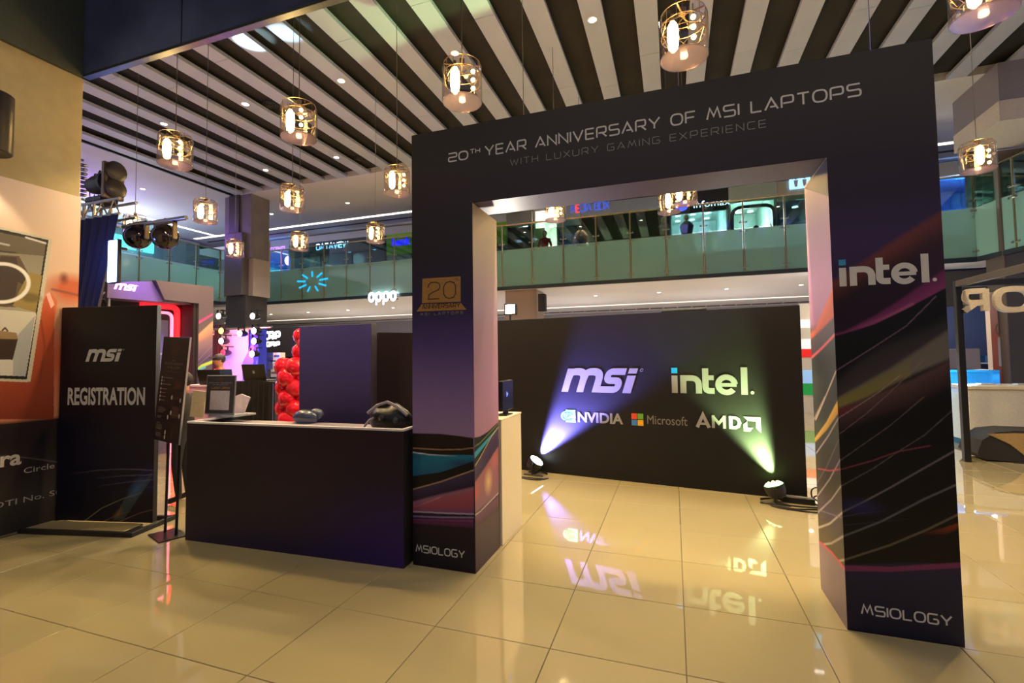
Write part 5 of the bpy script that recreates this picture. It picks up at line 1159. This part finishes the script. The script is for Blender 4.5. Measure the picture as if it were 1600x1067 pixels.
for i, (px, py, c) in enumerate(((421, 557, (60, 70, 180)), (432, 557, (220, 210, 215)), (421, 571, (70, 90, 190)), (430, 571, (200, 205, 200)), (428, 583, (180, 176, 170)))):
    x_, z_ = bt_(px, py, 8.5); lab = ('blue product carton on the upper row behind the balloons', 'white product carton on the upper row behind the balloons', 'blue carton below, beside the white one', 'pale carton with round mark in the middle row behind the balloons', 'pale carton on the lowest row by the laptop')[i]
    o = MB().box(-.125, .125, 0, .2, -.11, .11, .008).obj('product_carton', mat('carton_%d_%d' % (c[0], i), c, .5), None, (x_, 8.5, z_)); tag(o, lab, 'box', 'product cartons of the far booth')
    f = Flat(); f.rect(-.1, .1, -.02, .04) if i != 3 else f.st([(.06*math.cos(t_), .06*math.sin(t_)) for t_ in np.linspace(0, 6.28, 14)], .02); f.obj('carton_print', mat('carton_mark', (90, 90, 120), .5), o, (0, -.002, 0))
x_, z_ = bt_(426, 592, 8.4); tag(MB().box(-.5, .45, 0, .7, 0, z_-.02, .01).obj('display_plinth', mat('grey_plinth', (90, 90, 100), .5), None, (x_, 8.4, 0)), 'grey display plinth under the product cartons', 'plinth')
LABS = [('yellow stage light above the red one beside the poster', 347, 517, (255, 200, 60), 5), ('red-white stage light at the middle of the maroon pillar', 347, 533, (255, 200, 190), 8), ('dim red stage light behind the cap', 350, 551, (230, 30, 50), 2),
        ('warm stage light hanging over the pink poster', 376, 521, (255, 240, 170), 5), ('topmost white stage light on the blue pillar', 398, 517, (215, 225, 255), 8), ('middle white stage light on the blue pillar', 398, 533, (215, 225, 255), 9), ('lowest white stage light on the blue pillar', 395, 553, (205, 210, 255), 7),
        ('black stage light under the balcony left of the poster', 343, 494, (255, 250, 230), 3), ('black stage light under the balcony above the blue pillar', 396, 494, (255, 250, 230), 3)]
for lab, px, py, c, e in LABS:
    x_, z_ = bt_(px, py, 7.7); t = thing('stage_light', lab, 'stage light', (x_, 7.7, z_))
    r_ = .085; MB().lathe([(.05, -.2), (r_, -.12), (r_*1.15, .03)], 14).obj('housing', DARK, t, rot=(PI/2, 0, 0), smooth=True)
    MB().lathe([(r_, .031), (r_*.8, .05)], 14).obj('lens', mat('lens_%d_%d_%d' % c, c, emit=c, es=e), t, rot=(PI/2, 0, 0))
    MB().box(-.015, .015, .04, .3, .15, .18).box(-.11, -.1, 0, .05, -.02, .18).box(.1, .11, 0, .05, -.02, .18).box(-.11, .11, 0, .05, .17, .18).obj('yoke', DARK, t)
light('red_wash', 'POINT', (bt_(350, 540, 7.3)[0], 7.2, bt_(350, 540, 7.3)[1]), 50, (1, .1, .12), .1)
z_ = bt_(400, 512, 7.75)[1]; tag(MB().cyl((bt_(330, 512, 7.75)[0], 0, 0), (bt_(425, 512, 7.75)[0], 0, 0), .03, n=8).obj('light_rail', CHROME, None, (0, 7.75, z_)), 'thin horizontal pipe carrying the booth stage lights', 'pipe')
# white oppo sign on the balcony edge, snowflake projection, flood lamp
q = at(577, 470, y=13.4); q2 = at(621, 464, y=13.4); 
f = Flat(); s_ = (q2[0]-q[0])/4.3
for k in range(4):
    cx = q[0]+s_*(.5+k*1.1); f.st([(cx+s_*.36*math.cos(t_), float(q[2])+.12+.15*math.sin(t_)) for t_ in np.linspace(0, 6.2, 16)], .09)
    if k in (1, 2): f.rect(cx-s_*.45, cx-s_*.25, float(q[2])-.18, float(q[2])+.1)
m = MB(); o = f.obj('sign_lettering', mat('glow_white'), None, (0, 13.33, 0)); MB().box(q[0], q2[0], .01, .13, float(q[2])+.0, float(q[2])+.03).obj('mounting_rail', DARK, o).rotation_euler = (-PI/2, 0, 0); tag(o, 'white glowing lower case oppo letters under the balcony', 'sign')
f = Flat(); q = at(488, 440, y=13.44)
for k in range(9):
    a0 = k*2*PI/9+.2; f.st([(.28*math.cos(a0)*1.25, .2*math.sin(a0)), (.62*math.cos(a0)*1.25, .42*math.sin(a0))], .07)
o = f.obj('snowflake_projection', mat('cyan_projection', (30, 180, 230), emit=(20, 160, 220), es=.7), None, (float(q[0]), 13.44, float(q[2]))); tag(o, 'bright cyan burst-shaped sign on the frosted balcony glass', 'sign')  # projected light pattern drawn as flat glowing strokes
q = at(797, 483, y=7.2); t = thing('flood_lamp', 'bright white flood lamp above the left end of the black backdrop', 'stage light', (float(q[0]), 7.2, 0))
zf = float(q[2]); MB().cyl((0, 0, 0), (0, 0, zf-.1), .02).obj('pole', DARK, t)
for k in range(3): MB().cyl((0, 0, .5), (.4*math.cos(k*2.1), .4*math.sin(k*2.1), .01), .015).obj('leg', DARK, t)
MB().box(-.13, .13, 0, .1, zf-.12, zf+.12, .01).obj('housing', DARK, t); MB().box(-.1, .1, -.01, 0, zf-.09, zf+.09, .005).obj('lens', mat('flood_lens', (255, 250, 235), emit=(255, 246, 225), es=20), t)
light('lamp', 'SPOT', (0, -.06, zf), 160, (1, .92, .8), .08, t, aim=(0.2, -4, 1.0), size=110)
q = at(845, 472, y=13.5)
tag(MB().box(-.12, .12, 0, .25, -.3, .3, .01).box(-.1, .1, -.01, 0, -.27, .27).obj('wall_speaker', BLACK, None, (float(at(846, 472, y=13.6)[0]), 13.6, float(q[2]))), 'black box speaker at the brown column under the balcony', 'speaker')

# ------------------------------------------------------------------ left wall poster and sconce
po = thing('wall_poster', 'large wall poster of hands holding a phone that pictures a bag', 'poster', (-5.86, 0, 0))
PY0, PY1 = .45, 1.468
MB().box(-.01, .008, -1.2, PY1, 0.03, 3.79, .002).obj('panel', mat('poster_panel', (190, 170, 150), .6), po)
P_ = Paint(PY0, PY1, .03, 3.79, .0045); pc_ = lambda *p: [(float(at(x, y, x=-5.85)[1]), float(at(x, y, x=-5.85)[2])) for x, y in p]
zl = pc_((60, 655))[0][1]
P_.base([(0, (44, 40, 38)), (.4, (60, 54, 48)), (.62, (46, 38, 38)), (1.0, (26, 19, 22)), (zl-.02, (30, 20, 24)), (zl+.02, (186, 120, 90)), (2.5, (196, 150, 120)), (2.9, (214, 186, 160)), (3.79, (226, 205, 190))])
P_.ell(pc_((112, 452))[0], .3, .22, (196, 92, 50), .95, .6); P_.ell(pc_((100, 435))[0], .06, .09, (120, 60, 46), .9, .8)
P_.line(pc_((82, 452), (100, 456), (126, 462)), .03, (120, 74, 60), .7); P_.ell(pc_((100, 560))[0], .5, .5, (190, 80, 40), .8, .8)
P_.poly(pc_((84, 470), (76, 500), (70, 560), (55, 610), (40, 650), (-60, 655), (-60, 585), (50, 590), (60, 520), (66, 470), (78, 455), (90, 470), (80, 540), (84, 600), (84, 470)), (206, 110, 70))
P_.poly(pc_((64, 655), (-80, 655), (-80, 595), (46, 596), (66, 480), (72, 462), (80, 458), (85, 480), (84, 655)), (204, 92, 52), 1, (120, 48, 30))
P_.poly(pc_((72, 460), (78, 456), (85, 476), (80, 482)), (236, 180, 170))
P_.line(pc_((64, 500), (70, 540), (62, 600)), .02, (130, 60, 40), .7)
# phone
P_.poly(pc_((-160, 318), (78, 372), (82, 376), (48, 596), (42, 597), (-160, 590)), (196, 190, 170))
P_.poly(pc_((-160, 322), (76, 375), (42, 593), (-160, 585)), (24, 26, 26))
P_.poly(pc_((-160, 330), (72, 378), (40, 588), (-160, 580)), (120, 114, 96), 1, (196, 190, 170))
P_.poly(pc_((-160, 330), (72, 378), (69, 400), (-160, 380)), (96, 88, 72)); P_.poly(pc_((-60, 395), (30, 400), (46, 430), (40, 480), (-60, 478)), (92, 74, 56)); P_.poly(pc_((2, 400), (26, 402), (30, 425), (46, 430), (44, 450), (28, 440), (22, 475), (-40, 478)), (64, 50, 40))
P_.poly(pc_((46, 425), (66, 430), (56, 488), (20, 478), (30, 455)), (150, 130, 70)); P_.ell(pc_((48, 465))[0], .12, .07, (110, 92, 46), .9, .5)
P_.poly(pc_((-160, 470), (56, 488), (57, 492), (40, 588), (-160, 580)), (206, 204, 194)); P_.poly(pc_((55, 493), (22, 530), (20, 587), (40, 588)), (170, 174, 176))
P_.poly(pc_((-60, 512), (22, 522), (28, 530), (20, 562), (-60, 562)), (58, 42, 34)); P_.poly(pc_((-60, 508), (26, 520), (28, 530), (-60, 528)), (150, 126, 88))
rp = [pc_((2+43*math.cos(t_), 442+30*math.sin(t_)))[0] for t_ in np.linspace(0, 6.28, 40)]; P_.line(rp, .035, (236, 234, 226))
P_.line(pc_((4, 516), (8, 512), (12, 517)), .015, (80, 60, 40))
P_.line(pc_((41, 371), (71, 380)), .02, (220, 220, 220), .8); P_.line(pc_((-10, 378), (14, 383)), .02, (190, 190, 190), .8)
P_.line(pc_((-2, 392), (24, 395)), .02, (50, 46, 40), .8); P_.line(pc_((-30, 716), (10, 712), (50, 716), (90, 722)), .012, (120, 110, 110), .3, .6)
P_.obj('printed_picture', PRINT, po, (.0085, 0, 0), 'x')
WT = mat('pale_poster_letter', (190, 184, 176), .6); f = Flat()
def pl(fn, txt, p0, p1, h, w=.16): a0, a1 = pc_(p0, p1); wide_text(fn, txt, a0[0], a1[0], a0[1], h, w, .3, .12)
q = pc_((22, 726))[0]; font_text('lettering', 'Ultra', .22, WT, po, (.0105, q[0]-.40, q[1]-.0), 'x', xs=1.0, off=.006)
q = pc_((36, 740))[0]; font_text('lettering', 'Circle to Search', .085, WT, po, (.0105, q[0], q[1]), 'x', xs=1.35); q = pc_((77, 747))[0]
q = pc_((-12, 796))[0]; font_text('lettering', 'DTI No. S0056N016', .085, WT, po, (.0105, q[0], q[1]), 'x', xs=1.5)
sn = thing('wall_sconce', 'dark cylindrical wall lamp high on the beige wall', 'wall lamp', (-5.87, float(at(0, 200, x=-5.72)[1])-.1, 4.25))
MB().lathe([(.155, -.31), (.165, -.3), (.165, .29), (.155, .3)], 28).obj('drum', mat('dark_bronze', (40, 36, 40), .35, .4), sn, (.22, 0, 0), smooth=True); MB().box(0, .08, -.05, .05, -.08, .08, .01).obj('bracket', DARK, sn)
light('lamp', 'SPOT', (.22, 0, -.33), 18, (1, .8, .5), .05, sn, aim=(.22, 0, -3), size=80)

# ------------------------------------------------------------------ right side: black cube frame with letters, counters, poster
fx, fy, fz = 5.257, 7.872, 3.0
fr_ = thing('display_stand', 'black cube-shaped display frame right of the arch', 'frame', (fx, fy, 0))
MB().box(0, .09, 0, .09, 0, fz, .006).obj('post', DARK, fr_); MB().box(.09, 4.0, 0, .09, fz-.1, fz, .006).obj('top_bar', DARK, fr_); MB().box(0, .09, -3.2, 0, fz-.1, fz, .006).obj('side_bar', mat('grey_frame_bar', (74, 68, 66), .4), fr_)
MB().box(3.91, 4.0, 0, .09, 0, fz-.1, .006).obj('post', DARK, fr_); MB().box(3.91, 4.0, -3.2, 0, fz-.1, fz, .006).obj('side_bar', DARK, fr_); MB().box(0, .09, -3.29, -3.2, 2.9, fz, .006).obj('end_cap', DARK, fr_)
q0 = float(at(1503, 480, y=fy)[0])-fx; q1 = float(at(1542, 480, y=fy)[0])-fx; q2 = float(at(1556, 480, y=fy)[0])-fx; zb2 = float(at(1520, 486, y=fy)[2])
LT = mat('stone_white_letter', (176, 166, 148), .6)
def letter3(paths, x, name, w=.36):
    m = MB()
    for kk_, (pts, cl, r) in enumerate(paths):
        vs, fs = stroke(rounded(pts, r, cl) if r else pts, .085, bool(cl)); n = len(vs)
        v3 = [(x+w-p[0], -.03-.002*kk_, zb2+p[1]) for p in vs]+[(x+w-p[0], .06+.002*kk_, zb2+p[1]) for p in vs]
        F3 = []
        for f_ in fs: F3 += [f_, tuple(i+n for i in f_[::-1])]; a_, b__, c_, d_ = f_; F3 += [(a_, d_, d_+n, a_+n), (b__, c_, c_+n, b__+n)]
        m.add(v3, F3)
    return m.obj(name, LT, fr_)
letter3([([(.05, 0), (.05, .36)], 0, 0), ([(.05, .33), (.32, .33), (.32, .14), (.05, .14)], 0, .09), ([(.17, .14), (.34, 0)], 0, 0)], q0, 'letter_r')
letter3([([(.0, 0), (.42, 0), (.42, .34), (0, .34)], 1, .18)], q2, 'letter_o', .44)
letter3([([(.05, .36), (.05, .02), (.3, .02)], 0, 0)], q2+.6, 'letter_l')
wc0 = at(1512, 603, y=9.35)
t = thing('display_counter', 'long white display counter right of the arch behind the black frame', 'counter', (wc0[0], 9.35, 0))
MB().box(0, 4.5, 0, .8, .12, 1.1, .01).obj('body', mat('white_lacquer', (206, 200, 184), .35), t); MB().box(-.02, 4.5, -.02, .82, 1.1, 1.17, .01).obj('top', mat('cream_top', (220, 206, 170), .3), t); MB().box(.05, 4.45, .05, .75, 0, .12).obj('plinth', DARK, t)
for k in range(3): tag(MB().box(0, .35, 0, .25, 0, .012, .003).box(.06, .29, .04, .2, .012, .03, .003).obj('display_tray', mat('clear_tray'), None, (wc0[0]+.25+.55*k, 9.55, 1.1705)), 'clear display tray on the white counter, %s from the black frame post' % ('first', 'second', 'third')[k], 'tray', 'display trays on the white counter')
b0 = at(1478, 560, y=10.2)
t = thing('lit_showcase', 'cyan-lit glass showcase between the arch and the black frame', 'showcase', (b0[0]-.6, 10.2, 0))
MB().box(0, 1.45, 0, .6, 0, .95, .01).obj('body', mat('cyan_lit_panel', (120, 200, 245), emit=(110, 190, 245), es=.55), t); MB().box(0, 1.45, 0, .6, 1.0, 1.4, .01).obj('glass_case', glass_mat('cyan_glass', (150, 215, 240), refl=.15, frost=.35, diff=(80, 180, 220)), t)
MB().box(0, 1.45, 0, .6, .95, 1.0).obj('light_strip', mat('cyan_strip', (120, 230, 255), emit=(90, 215, 255), es=2), t); MB().box(.0, 1.45, -.01, .6, 1.4, 1.44).obj('lid', mat('blue_lid', (40, 130, 190), .2), t)
light('showcase_light', 'POINT', (.7, -.4, 1.2), 22, (.3, .75, 1), .1, t)
x0, z0 = bt_(1545, 460, 13); x1, _ = bt_(1593, 580, 13); 
t = thing('poster_stand', 'poster of hands holding a phone on a pale panel at the far right', 'poster', (x0, 13, 0))
MB().box(0, 2.6, 0, .2, 0, z0+.05, .01).obj('panel', mat('cream_panel', (224, 206, 186), .5), t)
P_ = Paint(0, x1-x0, .9, z0, .012); P_.base([(.9, (150, 70, 90)), (1.5, (200, 110, 90)), (2.4, (226, 160, 140)), (z0, (232, 190, 180))])
w_ = x1-x0; P_.ell((w_*.2, 2.1), w_*.35, .45, (224, 110, 80), .8); P_.ell((w_*.75, 1.8), w_*.3, .7, (222, 110, 76), .8); P_.poly([(w_*.3, 2.9), (w_*.75, 2.85), (w_*.72, 2.2), (w_*.3, 2.2)], (110, 104, 110)); P_.poly([(w_*.25, 2.15), (w_*.75, 2.1), (w_*.72, 1.4), (w_*.25, 1.45)], (226, 222, 216)); P_.poly([(w_*.35, 1.95), (w_*.5, 1.95), (w_*.5, 1.6), (w_*.35, 1.6)], (110, 76, 50)); P_.poly([(w_*.58, 1.9), (w_*.68, 1.9), (w_*.68, 1.6), (w_*.58, 1.6)], (60, 60, 66))
rp = [(w_*.52+.16*math.cos(t_), 2.35+.2*math.sin(t_)) for t_ in np.linspace(0, 6.28, 20)]; P_.line(rp, .03, (150, 120, 110)); P_.obj('printed_picture', PRINT, t, (0, -.002, 0))
t = shop('navy shop wall with product shelves right of the arch', 6.2, 13.5, 15, 3.5, 0, 4.1, (52, 66, 110), 30, n_l=6, glass=False, es=1, frame=(20, 24, 30))
fascia(t, 0, 7.3, 3.1, 4.1, (66, 62, 62)); 
for k in range(6): MB().box(.2+.45*k, .6+.45*k, .3, .5, 1.3, 1.9, .03).obj('phone_display', mat('display_tile', (160, 150, 160), .3), t)
# bag / cushion lying at far right
q = at(1512, 722, z=0)
t = thing('long_bag', 'long black bag with tan top lying on the floor before the white counter', 'bag', (q[0]+.2, q[1]+.15, 0), -.02)
m = MB(); m.prism([(0, .12), (.1, .03), (.6, .01), (3, .01), (3, .5), (.5, .52), (.25, .48), (.08, .35)], 0, .6); m.obj('body', mat('black_nylon', (34, 32, 30), .7), t)
m = MB(); m.prism([(.14, .455), (.42, .30), (.62, .10), (3, .08), (3, .46), (.5, .48), (.25, .46)], -.02, 0); m.obj('tan_panel', mat('tan_cloth', (150, 124, 76), .7), t)
MB().tube([(.45, -.03, .0), (.6, -.06, .02), (.8, -.05, .02), (.9, -.02, .0)], .015).obj('strap', DARK, t)
f = Flat(); wide_text(f, 'A', .9, 1.02, .36, .09, .2); f.obj('white_mark', WHITE, t, (0, -.0215, 0))
# strips of shop front seen between the backdrop and the right leg
t = thing('shop_unit', 'bright ground floor shop with red and green strips seen past the backdrop', 'shop', (float(at(1251, 560, y=14.8)[0])+.62, 14.8, 0))
MB().box(-.6, 2.6, 0, .1, 0, 3.35).obj('wall_panel', mat('bright_shop_white', (226, 214, 196), .5), t)
for z0_, z1__, c in ((2.6, 2.85, (255, 250, 240)), (1.95, 2.25, (240, 240, 240)), (1.7, 1.95, (220, 30, 24)), (.9, 1.3, (150, 190, 235)), (.55, .9, (30, 140, 60))): MB().box(-.6, 2.6, -.04, 0, z0_, z1__, .005).obj('colour_strip', mat('strip_%d_%d_%d' % c, c, emit=c, es=.25), t)
light('shop_light', 'POINT', (.8, -1.5, 3.2), 45, (1, .93, .8), .3, t)
for k, x_ in enumerate((-15, -9, -3, 3, 9)): light('ground_fill_light', 'POINT', (x_, 18.5, 1.2), 60, (1, .93, .9), .3)  # added point lights without fixtures, to brighten the ceiling under the upper floor
# near soffit lamps
for k in range(3):
    light('soffit_lamp', 'SPOT', (-4.5+4.2*k, -1.2, 8.2), 120, (1, .84, .62), .07, None, aim=(-4.5+4.2*k, -1.2, 0), size=100, blend=.6)
